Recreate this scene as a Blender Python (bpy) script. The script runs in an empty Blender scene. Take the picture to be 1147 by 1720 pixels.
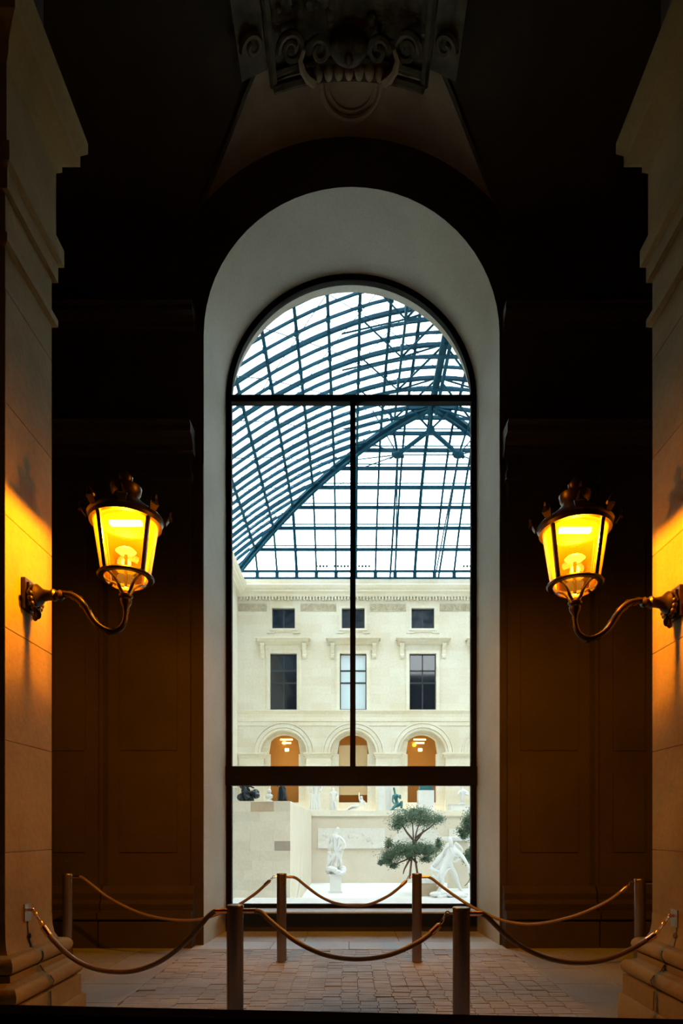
import bpy, bmesh, math, random
from mathutils import Vector, Matrix, noise
random.seed(7)
PI = math.pi
F, VX, VY, CH = 1000.0, 586.0, 1392.0, 1.5     # focal length in px, vanishing point, camera height
SC = bpy.context.scene
COL = SC.collection

# ------------------------------------------------------------------ camera
cd = bpy.data.cameras.new('camera'); cam = bpy.data.objects.new('camera', cd); COL.objects.link(cam)
cam.location = (0, 0, CH); cam.rotation_euler = (PI / 2, 0, 0)
cd.sensor_fit = 'HORIZONTAL'; cd.sensor_width = 36.0; cd.lens = 36.0 * F / 1147.0
cd.shift_x = (573.5 - VX) / 1147.0; cd.shift_y = (VY - 860.0) / 1147.0
cd.clip_start = 0.05; cd.clip_end = 400
SC.camera = cam
# ------------------------------------------------------------------ world: bright overcast sky
w = bpy.data.worlds.new('overcast_sky'); SC.world = w; w.use_nodes = True
nt = w.node_tree; bg = nt.nodes['Background']
bg.inputs['Color'].default_value = (0.93, 0.97, 1.0, 1); bg.inputs['Strength'].default_value = 7.0
# faint warm fill light, added unseen high behind the camera for ambient light
def area(name, loc, target, size, power, color):
    l = bpy.data.lights.new(name, 'AREA'); l.size = size; l.energy = power; l.color = color
    o = bpy.data.objects.new(name, l); COL.objects.link(o); o.location = loc
    o.rotation_euler = (Vector(target) - Vector(loc)).to_track_quat('-Z', 'Y').to_euler()
    return o
area('hall_fill_light', (0.3, -2.5, 7.5), (0, 6.0, 1.5), 1.2, 6.0, (1.0, 0.55, 0.25))
# ------------------------------------------------------------------ exposure
vs = SC.view_settings; vs.view_transform = 'Standard'; vs.look = 'None'
vs.exposure = 0.0; vs.gamma = 1.0; vs.use_curve_mapping = False
SC.display_settings.display_device = 'sRGB'
SC.cycles.max_bounces = 8; SC.cycles.transparent_max_bounces = 16
SC.cycles.caustics_reflective = False; SC.cycles.caustics_refractive = False

# ================================================================== helpers
def px(x, y, d):
    "photo pixel at depth d -> world point"
    return Vector(((x - VX) * d / F, d, CH + (VY - y) * d / F))

def new_mat(name):
    m = bpy.data.materials.new(name); m.use_nodes = True
    n = m.node_tree.nodes; return m, n, m.node_tree.links, n['Principled BSDF']

def stone(name, c1, c2, scale=1.5, rough=0.85, bump=0.25, fine=40.0, spec=0.3):
    m, n, l, b = new_mat(name)
    tc = n.new('ShaderNodeTexCoord')
    a = n.new('ShaderNodeTexNoise'); a.inputs['Scale'].default_value = scale; a.inputs['Detail'].default_value = 6
    f = n.new('ShaderNodeTexNoise'); f.inputs['Scale'].default_value = fine; f.inputs['Detail'].default_value = 4
    r = n.new('ShaderNodeValToRGB')
    r.color_ramp.elements[0].position = 0.3; r.color_ramp.elements[1].position = 0.7
    r.color_ramp.elements[0].color = (*c1, 1); r.color_ramp.elements[1].color = (*c2, 1)
    oi = n.new('ShaderNodeObjectInfo'); hv = n.new('ShaderNodeHueSaturation')
    mr = n.new('ShaderNodeMapRange'); mr.inputs['To Min'].default_value = 0.93; mr.inputs['To Max'].default_value = 1.07
    l.new(oi.outputs['Random'], mr.inputs['Value']); l.new(mr.outputs['Result'], hv.inputs['Value'])
    mx = n.new('ShaderNodeMix'); mx.data_type = 'RGBA'; mx.blend_type = 'MULTIPLY'; mx.inputs['Factor'].default_value = 0.25
    l.new(tc.outputs['Object'], a.inputs['Vector']); l.new(tc.outputs['Object'], f.inputs['Vector'])
    l.new(a.outputs['Fac'], r.inputs['Fac']); l.new(r.outputs['Color'], mx.inputs['A']); l.new(f.outputs['Fac'], mx.inputs['B'])
    l.new(mx.outputs['Result'], hv.inputs['Color']); l.new(hv.outputs['Color'], b.inputs['Base Color'])
    bp = n.new('ShaderNodeBump'); bp.inputs['Strength'].default_value = bump; bp.inputs['Distance'].default_value = 0.01
    l.new(f.outputs['Fac'], bp.inputs['Height']); l.new(bp.outputs['Normal'], b.inputs['Normal'])
    b.inputs['Roughness'].default_value = rough; b.inputs['Specular IOR Level'].default_value = spec
    return m

def plain(name, c, rough=0.5, metal=0.0, spec=0.5, var=0.15, scale=12.0):
    m, n, l, b = new_mat(name)
    tc = n.new('ShaderNodeTexCoord'); a = n.new('ShaderNodeTexNoise'); a.inputs['Scale'].default_value = scale
    r = n.new('ShaderNodeValToRGB')
    r.color_ramp.elements[0].color = (*[v * (1 - var) for v in c], 1); r.color_ramp.elements[1].color = (*[min(1, v * (1 + var)) for v in c], 1)
    l.new(tc.outputs['Object'], a.inputs['Vector']); l.new(a.outputs['Fac'], r.inputs['Fac']); l.new(r.outputs['Color'], b.inputs['Base Color'])
    b.inputs['Roughness'].default_value = rough; b.inputs['Metallic'].default_value = metal; b.inputs['Specular IOR Level'].default_value = spec
    return m

def glass(name, tint, refl=0.06, haze=0.0, hazec=(1, 1, 1)):
    m, n, l, b = new_mat(name); n.remove(b); out = n['Material Output']
    t = n.new('ShaderNodeBsdfTransparent'); t.inputs['Color'].default_value = (*tint, 1)
    g = n.new('ShaderNodeBsdfGlossy'); g.inputs['Roughness'].default_value = 0.02
    lw = n.new('ShaderNodeLayerWeight'); lw.inputs['Blend'].default_value = 0.25
    mm = n.new('ShaderNodeMath'); mm.operation = 'MULTIPLY_ADD'; mm.inputs[1].default_value = 0.5; mm.inputs[2].default_value = refl
    l.new(lw.outputs['Fresnel'], mm.inputs[0])
    mx = n.new('ShaderNodeMixShader'); l.new(mm.outputs[0], mx.inputs[0]); l.new(t.outputs[0], mx.inputs[1]); l.new(g.outputs[0], mx.inputs[2])
    last = mx
    if haze > 0:
        tr = n.new('ShaderNodeBsdfTranslucent'); tr.inputs['Color'].default_value = (*hazec, 1)
        m2 = n.new('ShaderNodeMixShader'); m2.inputs[0].default_value = haze
        l.new(mx.outputs[0], m2.inputs[1]); l.new(tr.outputs[0], m2.inputs[2]); last = m2
    l.new(last.outputs[0], out.inputs['Surface'])
    return m

def emit(name, c, s):
    m, n, l, b = new_mat(name); b.inputs['Base Color'].default_value = (*c, 1)
    b.inputs['Emission Color'].default_value = (*c, 1); b.inputs['Emission Strength'].default_value = s
    return m

M = dict(
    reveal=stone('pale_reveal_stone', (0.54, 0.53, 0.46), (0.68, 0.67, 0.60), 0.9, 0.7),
    hall=stone('hall_limestone_shaded', (0.042, 0.030, 0.018), (0.062, 0.045, 0.028), 1.2, 0.75),  # same stone as the piers, darkened to carry the hall's shade
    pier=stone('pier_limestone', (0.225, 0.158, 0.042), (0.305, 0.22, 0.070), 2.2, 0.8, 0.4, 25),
    vault=stone('vault_plaster_lit', (0.20, 0.14, 0.085), (0.38, 0.28, 0.18), 1.6, 0.9),  # paler than the main vault: its stronger light is put into the colour
    carving=stone('dark_carved_stone', (0.035, 0.028, 0.014), (0.10, 0.075, 0.04), 6, 0.8),
    flagst=stone('grey_flagstone', (0.28, 0.31, 0.35), (0.38, 0.41, 0.45), 1.3, 0.5),
    strip=stone('daylight_tinted_stone', (0.50, 0.60, 0.68), (0.62, 0.72, 0.79), 1.3, 0.45),  # cooler and paler than the flagstones, window daylight painted into it
    brick=stone('floor_brick', (0.33, 0.34, 0.37), (0.48, 0.49, 0.52), 3.0, 0.6, 0.5, 60),
    grout=stone('floor_grout', (0.10, 0.09, 0.085), (0.15, 0.13, 0.12), 9.0, 0.9),
    fac=stone('courtyard_limestone', (0.86, 0.79, 0.62), (0.94, 0.90, 0.78), 0.35, 0.9, 0.2, 9),
    fac2=stone('carved_limestone', (0.56, 0.49, 0.35), (0.72, 0.65, 0.49), 4.0, 0.9, 0.8, 14),
    block=stone('ashlar_cream', (0.84, 0.74, 0.58), (0.90, 0.82, 0.68), 1.0, 0.9, 0.2, 14),
    blockt=stone('ashlar_tan', (0.58, 0.44, 0.29), (0.64, 0.50, 0.35), 1.0, 0.9, 0.2, 14),
    blockp=stone('ashlar_mauve', (0.50, 0.41, 0.34), (0.55, 0.46, 0.39), 1.0, 0.9, 0.2, 14),
    court=stone('pale_court_floor', (0.86, 0.85, 0.82), (0.90, 0.89, 0.87), 0.5, 0.6),
    marble=stone('white_marble', (0.84, 0.84, 0.82), (0.90, 0.90, 0.88), 3.0, 0.5, 0.2, 30),
    relief=stone('pale_relief_plaster', (0.84, 0.80, 0.70), (0.88, 0.86, 0.80), 2.0, 0.8, 0.4, 10),
    black=plain('black_frame_metal', (0.004, 0.003, 0.003), 0.7, spec=0.12),
    fgblack=plain('matt_black_board', (0.002, 0.002, 0.002), 0.95, spec=0.0),
    brownp=plain('dark_brown_panel', (0.022, 0.013, 0.008), 0.6, var=0.4, scale=4),
    steel=plain('glare_tinted_roof_steel', (0.002, 0.055, 0.095), 0.6, 0.0, 0.15, 0.3, 2),  # teal cast of the roof's glare and haze, put into the steel colour
    cable=plain('roof_cable_steel', (0.02, 0.09, 0.13), 0.4),
    post=plain('brushed_bronze_post', (0.24, 0.185, 0.15), 0.27, 0.85, var=0.1),
    brass=plain('polished_copper', (0.75, 0.46, 0.30), 0.18, 1.0, var=0.08),
    rope=plain('brown_rope_cover', (0.17, 0.105, 0.065), 0.38, 0.0, 0.6),
    iron=plain('old_bronze', (0.04, 0.022, 0.009), 0.38, 0.7, var=0.5, scale=30),
    bronze=plain('black_bronze', (0.025, 0.035, 0.045), 0.35, 0.4, var=0.4),
    verd=plain('green_bronze', (0.05, 0.20, 0.21), 0.45, 0.3, var=0.4),
    trunk=plain('tree_bark', (0.12, 0.07, 0.05), 0.9),
    leaf=plain('olive_green_leaves', (0.085, 0.145, 0.085), 0.7, var=0.5, scale=3),
    plate=plain('dull_steel_plate', (0.30, 0.25, 0.2), 0.35, 0.8),
    darkglass=plain('dark_window_glass', (0.010, 0.014, 0.022), 0.06, 0.0, 0.7),
    blind=plain('white_window_blind', (0.62, 0.74, 0.80), 0.6, 0.0, 0.4, 0.03),
    winframe=plain('dark_grey_window_frame', (0.03, 0.04, 0.045), 0.5),
    pane=glass('clear_window_glass', (0.97, 0.99, 0.98), 0.0),
    roofglass=glass('roof_glass', (0.93, 0.98, 1.0), 0.0),
    ochre=plain('ochre_room_wall', (0.50, 0.27, 0.07), 0.8),
    tanblind=plain('tan_door_blind', (0.60, 0.42, 0.22), 0.8, var=0.06),
    lampglass=glass('amber_lamp_glass', (1.0, 0.80, 0.42), 0.03, 0.012, (1.0, 0.5, 0.06)),
    reflector=plain('lamp_reflector', (0.040, 0.014, 0.001), 0.4, 0.0),
    lampglow=emit('lamp_disc_glow', (1.0, 0.80, 0.40), 14.0),
    reflectionglow=emit('dish_reflection_glow', (1.0, 0.55, 0.1), 6.0),  # no bulb: glow standing for the bar's reflection
    roomglow=emit('room_lamp_glow', (1.0, 0.75, 0.3), 7.0),
)

def ashlar_tint(m, w, h, k=0.12):
    n, l = m.node_tree.nodes, m.node_tree.links; b = n['Principled BSDF']; src = b.inputs['Base Color'].links[0].from_socket
    tc = n.new('ShaderNodeTexCoord'); sp = n.new('ShaderNodeSeparateXYZ'); cb = n.new('ShaderNodeCombineXYZ'); ad = n.new('ShaderNodeMath')
    l.new(tc.outputs['Object'], sp.inputs[0]); l.new(sp.outputs['X'], ad.inputs[0]); l.new(sp.outputs['Y'], ad.inputs[1]); l.new(ad.outputs[0], cb.inputs['X']); l.new(sp.outputs['Z'], cb.inputs['Y'])
    br = n.new('ShaderNodeTexBrick'); br.inputs['Scale'].default_value = 1.0; br.inputs['Brick Width'].default_value = w; br.inputs['Row Height'].default_value = h
    br.inputs['Mortar Size'].default_value = 0.008; br.inputs['Color1'].default_value = (1, 1, 1, 1); br.inputs['Color2'].default_value = (1 - k, 1 - k*1.6, 1 - k*2.6, 1); br.inputs['Mortar'].default_value = (1 - k, 1 - k, 1 - k*1.3, 1)
    br.inputs['Bias'].default_value = -0.45
    l.new(cb.outputs[0], br.inputs['Vector']); mx = n.new('ShaderNodeMix'); mx.data_type = 'RGBA'; mx.blend_type = 'MULTIPLY'; mx.inputs['Factor'].default_value = 1.0
    l.new(src, mx.inputs['A']); l.new(br.outputs['Color'], mx.inputs['B']); l.new(mx.outputs['Result'], b.inputs['Base Color'])
ashlar_tint(M['fac'], 1.25, 0.56, 0.09)

class MB:
    def __init__(s): s.v = []; s.f = []
    def _add(s, vs, fs):
        o = len(s.v); s.v += [tuple(v) for v in vs]; s.f += [tuple(i + o for i in f) for f in fs]; return s
    def box(s, x0, x1, y0, y1, z0, z1):
        return s._add([(x0,y0,z0),(x1,y0,z0),(x1,y1,z0),(x0,y1,z0),(x0,y0,z1),(x1,y0,z1),(x1,y1,z1),(x0,y1,z1)],
                      [(0,3,2,1),(4,5,6,7),(0,1,5,4),(1,2,6,5),(2,3,7,6),(3,0,4,7)])
    def hexa(s, a, b):
        "two quads (lists of 4 points) -> a closed block"
        return s._add(list(a) + list(b), [(3,2,1,0),(4,5,6,7),(0,1,5,4),(1,2,6,5),(2,3,7,6),(3,0,4,7)])
    def prism(s, poly, axis, a0, a1):
        "poly: 2-D points; axis 'y': (x,z), 'x': (y,z), 'z': (x,y)"
        def p(q, a): return {'y': (q[0], a, q[1]), 'x': (a, q[0], q[1]), 'z': (q[0], q[1], a)}[axis]
        n = len(poly); vs = [p(q, a0) for q in poly] + [p(q, a1) for q in poly]
        fs = [tuple(range(n)), tuple(range(2*n-1, n-1, -1))] + [(i, (i+1) % n, n+(i+1) % n, n+i) for i in range(n)]
        return s._add(vs, fs)
    def beam(s, a, b, w, h=None):
        a = Vector(a); b = Vector(b); h = h or w; t = (b - a).normalized()
        up = Vector((0,0,1)) if abs(t.z) < 0.95 else Vector((0,1,0))
        sx = t.cross(up).normalized() * w / 2; sy = sx.cross(t).normalized() * h / 2
        q = lambda c: [c - sx - sy, c + sx - sy, c + sx + sy, c - sx + sy]
        return s.hexa(q(a), q(b))
    def tube(s, pts, r, n=8, caps=True, closed=False):
        pts = [Vector(p) for p in pts]; k = len(pts); rs = r if isinstance(r, (list, tuple)) else [r] * k
        ref = None; vs = []; fs = []
        for i in range(k):
            if closed: t = pts[(i+1) % k] - pts[i-1]
            else: t = pts[min(i+1, k-1)] - pts[max(i-1, 0)]
            t.normalize()
            if ref is None: ref = Vector((0,0,1)) if abs(t.z) < 0.9 else Vector((1,0,0))
            a = (ref - t * ref.dot(t)).normalized(); b = t.cross(a); ref = a
            for j in range(n):
                q = 2*PI*j/n; vs.append(pts[i] + (a*math.cos(q) + b*math.sin(q)) * rs[i])
        for i in range(k if closed else k-1):
            for j in range(n):
                i2 = (i+1) % k; fs.append((i*n+j, i*n+(j+1) % n, i2*n+(j+1) % n, i2*n+j))
        if caps and not closed: fs += [tuple(range(n-1, -1, -1)), tuple(range((k-1)*n, k*n))]
        return s._add(vs, fs)
    def lathe(s, prof, c, n=24, axis='z', a0=0.0, a1=2*PI, thick=0):
        c = Vector(c); full = abs(a1 - a0 - 2*PI) < 1e-6; m = n if full else n + 1; vs = []; fs = []
        for i in range(m):
            q = a0 + (a1 - a0) * i / n
            for r, z in prof:
                if axis == 'z': vs.append(c + Vector((r*math.cos(q), r*math.sin(q), z)))
                elif axis == 'x': vs.append(c + Vector((z, r*math.cos(q), r*math.sin(q))))
                else: vs.append(c + Vector((r*math.cos(q), z, r*math.sin(q))))
        k = len(prof)
        for i in range(n):
            j = (i + 1) % m
            for p in range(k-1): fs.append((i*k+p, j*k+p, j*k+p+1, i*k+p+1))
        return s._add(vs, fs)
    def grid(s, fn, nu, nv):
        vs = [fn(i/nu, j/nv) for i in range(nu+1) for j in range(nv+1)]
        fs = [(i*(nv+1)+j, (i+1)*(nv+1)+j, (i+1)*(nv+1)+j+1, i*(nv+1)+j+1) for i in range(nu) for j in range(nv)]
        return s._add(vs, fs)
    def ball(s, c, r, n=10, sq=(1,1,1)):
        c = Vector(c); prof = [(max(1e-4, math.sin(PI*i/n))*r, -math.cos(PI*i/n)*r) for i in range(n+1)]
        o = len(s.v); s.lathe(prof, (0,0,0), n + 4)
        for i in range(o, len(s.v)):
            v = s.v[i]; s.v[i] = (c.x + v[0]*sq[0], c.y + v[1]*sq[1], c.z + v[2]*sq[2])
        return s
    def mesh(s, name, smooth=False):
        me = bpy.data.meshes.new(name); me.from_pydata(s.v, [], s.f); me.validate()
        bm = bmesh.new(); bm.from_mesh(me); bmesh.ops.remove_doubles(bm, verts=bm.verts, dist=1e-5)
        bmesh.ops.recalc_face_normals(bm, faces=bm.faces)
        if smooth:
            for f in bm.faces: f.smooth = True
            for e in bm.edges:
                if len(e.link_faces) == 2 and e.calc_face_angle(0) > 0.7: e.smooth = False
        bm.to_mesh(me); bm.free(); return me
    def build(s, name, mat, parent=None, smooth=False):
        me = s.mesh(name, smooth); me.materials.append(mat)
        return link(bpy.data.objects.new(name, me), parent)

def link(o, parent=None):
    COL.objects.link(o)
    if parent is not None:
        o.parent = parent
        o.matrix_parent_inverse = world_of(parent).inverted()
    return o
def world_of(o):
    m = Matrix.Translation(o.location)
    if o.parent: return world_of(o.parent) @ o.matrix_parent_inverse @ m
    return m
def tag(o, label=None, cat=None, group=None, kind=None):
    if label: o['label'] = label
    if cat: o['category'] = cat
    if group: o['group'] = group
    if kind: o['kind'] = kind
    return o
def thing(name, loc, label, cat, group=None):
    o = bpy.data.objects.new(name, None); o.empty_display_size = 0.1; COL.objects.link(o); o.location = loc
    return tag(o, label, cat, group)
def struct(name, loc=(0,0,0)):
    o = bpy.data.objects.new(name, None); COL.objects.link(o); o.location = loc; o['kind'] = 'structure'; return o
def smooth_path(pts, sub=5):
    P = [Vector(p) for p in pts]; P = [P[0]*2 - P[1]] + P + [P[-1]*2 - P[-2]]; out = []
    for i in range(1, len(P)-2):
        a, b, c, d = P[i-1:i+3]
        for k in range(sub):
            t = k/sub
            out.append(0.5*((2*b) + (c-a)*t + (2*a-5*b+4*c-d)*t*t + (3*b-a-3*c+d)*t**3))
    out.append(P[-2]); return out

# ================================================================== the hall: walls, floor, vault
WY, GY, OY = 7.69, 8.77, 8.97      # inner wall face, glazing plane, outer wall face
RI, RG = 1.91, 1.83                # half widths of the opening at WY and GY
SZI, SZG = CH + 6.38, CH + 6.29    # springing heights
def arch_pts(r, zs, z0, n=32, xc=0.035):
    pts = [(xc - r, z0)]
    pts += [(xc - r*math.cos(PI*i/n), zs + r*math.sin(PI*i/n)) for i in range(n+1)]
    pts.append((xc + r, z0)); return pts
def wall_with_arch(mb, y, r, zs, z0, X0, X1, Z1, xc=0.035, n=32, flip=False):
    "flat sheet at y with an arched hole"
    a = arch_pts(r, zs, z0, n, xc); k = len(a)
    vs = [(p[0], y, p[1]) for p in a]
    top = [(X0, y, z0), (X0, y, zs)] + [(xc - r + 2*r*i/n, y, Z1) for i in range(1, n)] + [(X1, y, zs), (X1, y, z0)]
    vs += [Vector(t) for t in top]; fs = [(i, i+1, k+i+1, k+i) for i in range(k-1)]
    vs += [(X0, y, Z1), (X1, y, Z1)]
    fs += [(k+1, k+2, 2*k), (k+k-3, 2*k+1, k+k-2)]
    mb._add(vs, fs)
# window wall: front face, back face, closed by reveal lining
FZ = 0.0
m = MB()
wall_with_arch(m, WY, RI, SZI, -0.02, -7.3, 7.3, 12.5)
wall_with_arch(m, OY, RG-0.02, SZG-0.02, 0.36, -7.3, 17.5, 19.0)
m.box(-7.3, 7.3, WY, OY, 12.5, 12.6); m.box(-7.3, 17.5, OY-0.2, OY, -1.52, 0.35)
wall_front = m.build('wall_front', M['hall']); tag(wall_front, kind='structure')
m = MB()
A = arch_pts(RI, SZI, 0.0, 48); B = arch_pts(RG, SZG, 0.0, 48); C = arch_pts(RG-0.02, SZG-0.02, 0.36, 48)
k = len(A)
m._add([(p[0], WY, p[1]) for p in A] + [(p[0], GY+0.03, p[1]) for p in B], [(i, i+1, k+i+1, k+i) for i in range(k-1)])
m._add([(p[0], GY+0.03, p[1]) for p in B] + [(p[0], OY, p[1]) for p in C], [(i, i+1, k+i+1, k+i) for i in range(k-1)])
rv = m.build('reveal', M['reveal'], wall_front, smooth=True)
# joints in the reveal: thin recessed-looking raised edges of the stone courses
for sx in (-1, 1):
    for zc, hh in [(0.0, 0.32)]:
        m = MB(); xo = 0.035 + sx*RI; xi = 0.035 + sx*RG
        q = [(xo - sx*0.02, WY-0.03), (xo + sx*0.22, WY-0.03), (xo + sx*0.22, WY+0.0), (xo, WY+0.0), (xo - sx*0.02, WY+0.0)]
        m.prism([(xo + sx*0.005, WY-0.02), (xo + sx*0.16, WY-0.02), (xo + sx*0.16, WY+0.001), (xo + sx*0.005, WY+0.001)], 'z', 0.0, 6.2)
        m.build('jamb_strip', M['hall'], wall_front)

# wall dado bases, pilasters and cornices on the window wall
def band(mb, x0, x1, prof, y=WY):
    "prof: list of (projection, z); a moulded band with returned ends on the wall face"
    poly = [(y + 0.02, prof[0][1])] + [(y - p, z) for p, z in prof] + [(y + 0.02, prof[-1][1])]
    mb.prism(poly, 'x', x0, x1)
def zz(y, s): return CH + (VY - y)/s
base_prof = [(0.22, 0.0), (0.22, 0.33), (0.20, 0.35), (0.26, 0.37), (0.26, 0.45), (0.16, 0.47), (0.18, 0.55), (0.13, 0.60), (0.15, 0.68), (0.11, 0.74), (0.09, 0.77)]
corn = [(0.09, 0.0), (0.12, 0.03), (0.12, 0.10), (0.18, 0.16), (0.26, 0.19), (0.26, 0.27), (0.30, 0.31), (0.02, 0.33)]
for sx in (-1, 1):
    for (a, b, pr, nm) in ((2.03, 3.08, 0.08, 'pilaster'), (3.22, 3.95, 0.05, 'pilaster'), (4.15, 5.3, 0.08, 'pilaster')):
        x0, x1 = sorted((sx*a, sx*b)); m = MB(); m.box(x0, x1, WY - pr, WY + 0.01, 0.0, 6.35)
        p_ = m.build(nm, M['hall'], wall_front)
        m = MB(); band(m, x0 - 0.06, x1 + 0.06, base_prof); m.build('base_moulding', M['hall'], wall_front)
        m = MB(); m.box(x0+0.16, x1-0.16, WY-pr-0.02, WY-pr+0.005, 1.2, 2.2); m.box(x0+0.16, x1-0.16, WY-pr-0.02, WY-pr+0.005, 2.5, 5.6)
        m.build('sunk_panel', M['hall'], wall_front)
        m = MB(); m.box(x0-0.03, x1+0.03, WY-pr-0.05, WY+0.01, 5.95, 6.05); m.build('necking', M['hall'], wall_front)
    x0, x1 = sorted((sx*1.98, sx*7.2)); m = MB(); band(m, x0, x1, [(p, z + 6.28) for p, z in corn]); m.build('cornice', M['hall'], wall_front)
    m = MB(); band(m, x0, x1, [(p*0.7, z*0.8 + 7.9) for p, z in corn]); m.build('upper_cornice', M['hall'], wall_front)

# floor
floor = struct('floor', (0, 0, 0))
m = MB(); m.box(-7.3, 7.3, -5.2, WY + 1.0, -0.25, -0.012); m.build('screed', M['grout'], floor)
def slabs(x0, x1, y0, y1, nx, ny, name='flagstone', g=0.006, mat='flagst'):
    for i in range(nx):
        for j in range(ny):
            a = x0 + (x1-x0)*i/nx; b = x0 + (x1-x0)*(i+1)/nx; c = y0 + (y1-y0)*j/ny; d = y0 + (y1-y0)*(j+1)/ny
            h = random.uniform(-0.0015, 0.001)
            mm = MB(); mm.box(a+g/2, b-g/2, c+g/2, d-g/2, -0.03, h); o = mm.build(name, M[mat], floor)
            md = o.modifiers.new('bevel', 'BEVEL'); md.width = 0.004; md.segments = 1
slabs(-1.98, 1.98, 7.42, 7.93, 4, 1, mat='strip'); slabs(-1.86, 1.93, 7.93, 8.72, 3, 1, mat='strip')
for sx in (-1, 1):
    a, b = sorted((sx*1.98, sx*2.6)); slabs(a, b, 2.0, 7.64, 1, 9)
    a, b = sorted((sx*2.6, sx*7.3)); slabs(a, b, 2.0, 7.64, 5, 6)
slabs(-1.98, 1.98, 0.6, 1.9, 4, 2)
# bricks: long joints across, 300 nearest in view are parts, the rest is stuff
BW, BD = 0.158, 0.071
nx = int(3.96/BW); rows = int((7.41 - 1.92)/BD)
vis_start = int((4.55 - 1.92)/BD)
bm_ = [];
for t in range(4):
    q = MB(); w_ = BW - 0.003; d_ = BD - 0.003; tp = 0.002*(t-1.5)
    q._add([(-w_/2,-d_/2,-0.03),(w_/2,-d_/2,-0.03),(w_/2,d_/2,-0.03),(-w_/2,d_/2,-0.03),
            (-w_/2+.002,-d_/2+.002,tp*0.6),(w_/2-.002,-d_/2+.002,-tp*0.5),(w_/2-.002,d_/2-.002,tp*0.4),(-w_/2+.002,d_/2-.002,-tp*0.6)],
           [(0,3,2,1),(4,5,6,7),(0,1,5,4),(1,2,6,5),(2,3,7,6),(3,0,4,7)])
    me = q.mesh('brick'); me.materials.append(M['brick']); bm_.append(me)
far_b = MB(); near_b = MB(); cnt = 0
for r in range(rows):
    y = 1.92 + (r + 0.5)*BD
    off = random.choice((0, 0, 0, 0.03, -0.03))
    for i in range(nx):
        x = -1.98 + (i + 0.5)*BW + off*0.5 + 0.01; z = random.uniform(-0.003, 0.002)
        if random.random() < 0.06: z -= 0.006
        if r >= vis_start and cnt < 300 and abs(x*F/y + VX - 573) < 560 and not (x < -0.9*y/ F * 0):
            o = bpy.data.objects.new('brick', bm_[(r*7 + i*3) % 4]); o.location = (x, y, z); o.parent = floor; COL.objects.link(o); cnt += 1
        else:
            w_ = BW - 0.003; d_ = BD - 0.003
            (far_b if r >= vis_start else near_b).box(x-w_/2, x+w_/2, y-d_/2, y+d_/2, z-0.02, z)
tag(far_b.build('brick_paving', M['brick'], floor), kind='stuff')
tag(near_b.build('brick_paving', M['brick'], floor), kind='stuff')

# side, back walls, vault
m = MB(); m.box(-7.4, -7.2, -5.2, WY, 0, 12.6); tag(m.build('wall_left', M['hall']), kind='structure')
m = MB(); m.box(7.2, 7.4, -5.2, WY, 0, 12.6); tag(m.build('wall_right', M['hall']), kind='structure')
m = MB(); m.box(-7.3, 7.3, -5.3, -5.1, 0, 12.6); tag(m.build('wall_back', M['hall']), kind='structure')
LR, LZ = 2.47, CH + 6.47           # lunette barrel
VR, VB, VZ, VC = 3.79, 1.32, CH + 7.85, 3.90
def Zl(x): return LZ + math.sqrt(max(0, LR*LR - x*x)) if abs(x) < LR else VZ
def vy(z):
    if z <= VZ: return WY
    return VC + VR*math.sqrt(max(0, 1 - ((z-VZ)/VB)**2))
m = MB()
def mainv(u, v):
    x = -7.2 + 14.4*u
    z0 = max(VZ, Zl(x)); t0 = math.asin(min(1, (z0 - VZ)/VB)); t = t0 + (PI/2 - t0)*v
    return (x, VC + VR*math.cos(t), VZ + VB*math.sin(t))
m.grid(mainv, 144, 20); m.box(-7.3, 7.3, -5.2, VC, VZ + VB, VZ + VB + 0.2)
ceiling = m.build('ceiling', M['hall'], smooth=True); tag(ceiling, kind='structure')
m = MB()
def lun(u, v):
    a = -PI/2 + PI*u; x = LR*math.sin(a); z = LZ + LR*math.cos(a); y1 = vy(z)
    return (x, WY + (y1 - WY)*v + 0.0, z)
m.grid(lun, 48, 8); m.build('lunette_web', M['vault'], ceiling, smooth=True)
# groin ribs where the lunette meets the main vault
for sx in (-1, 1):
    pts = [(sx*LR*math.sin(a), vy(LZ + LR*math.cos(a)) - 0.0, LZ + LR*math.cos(a)) for a in [math.radians(57 - 55*i/16) for i in range(17)]]
    m = MB(); m.tube(pts, 0.035, 6); m.build('groin_edge', M['hall'], ceiling, smooth=True)
# medallion on the web
m = MB(); c = Vector((0.03, 7.12, Zl(0) - 0.02))
m.tube([c + Vector((0.36*math.cos(2*PI*i/40), 0.36*math.sin(2*PI*i/40), -0.36**2*math.cos(2*PI*i/40)**2/(2*LR))) for i in range(40)], 0.035, 8, closed=True)
m.tube([c + Vector((0.28*math.cos(2*PI*i/40), 0.28*math.sin(2*PI*i/40), 0)) for i in range(40)], 0.015, 6, closed=True)
m.build('medallion_ring', M['vault'], ceiling, smooth=True)

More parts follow.
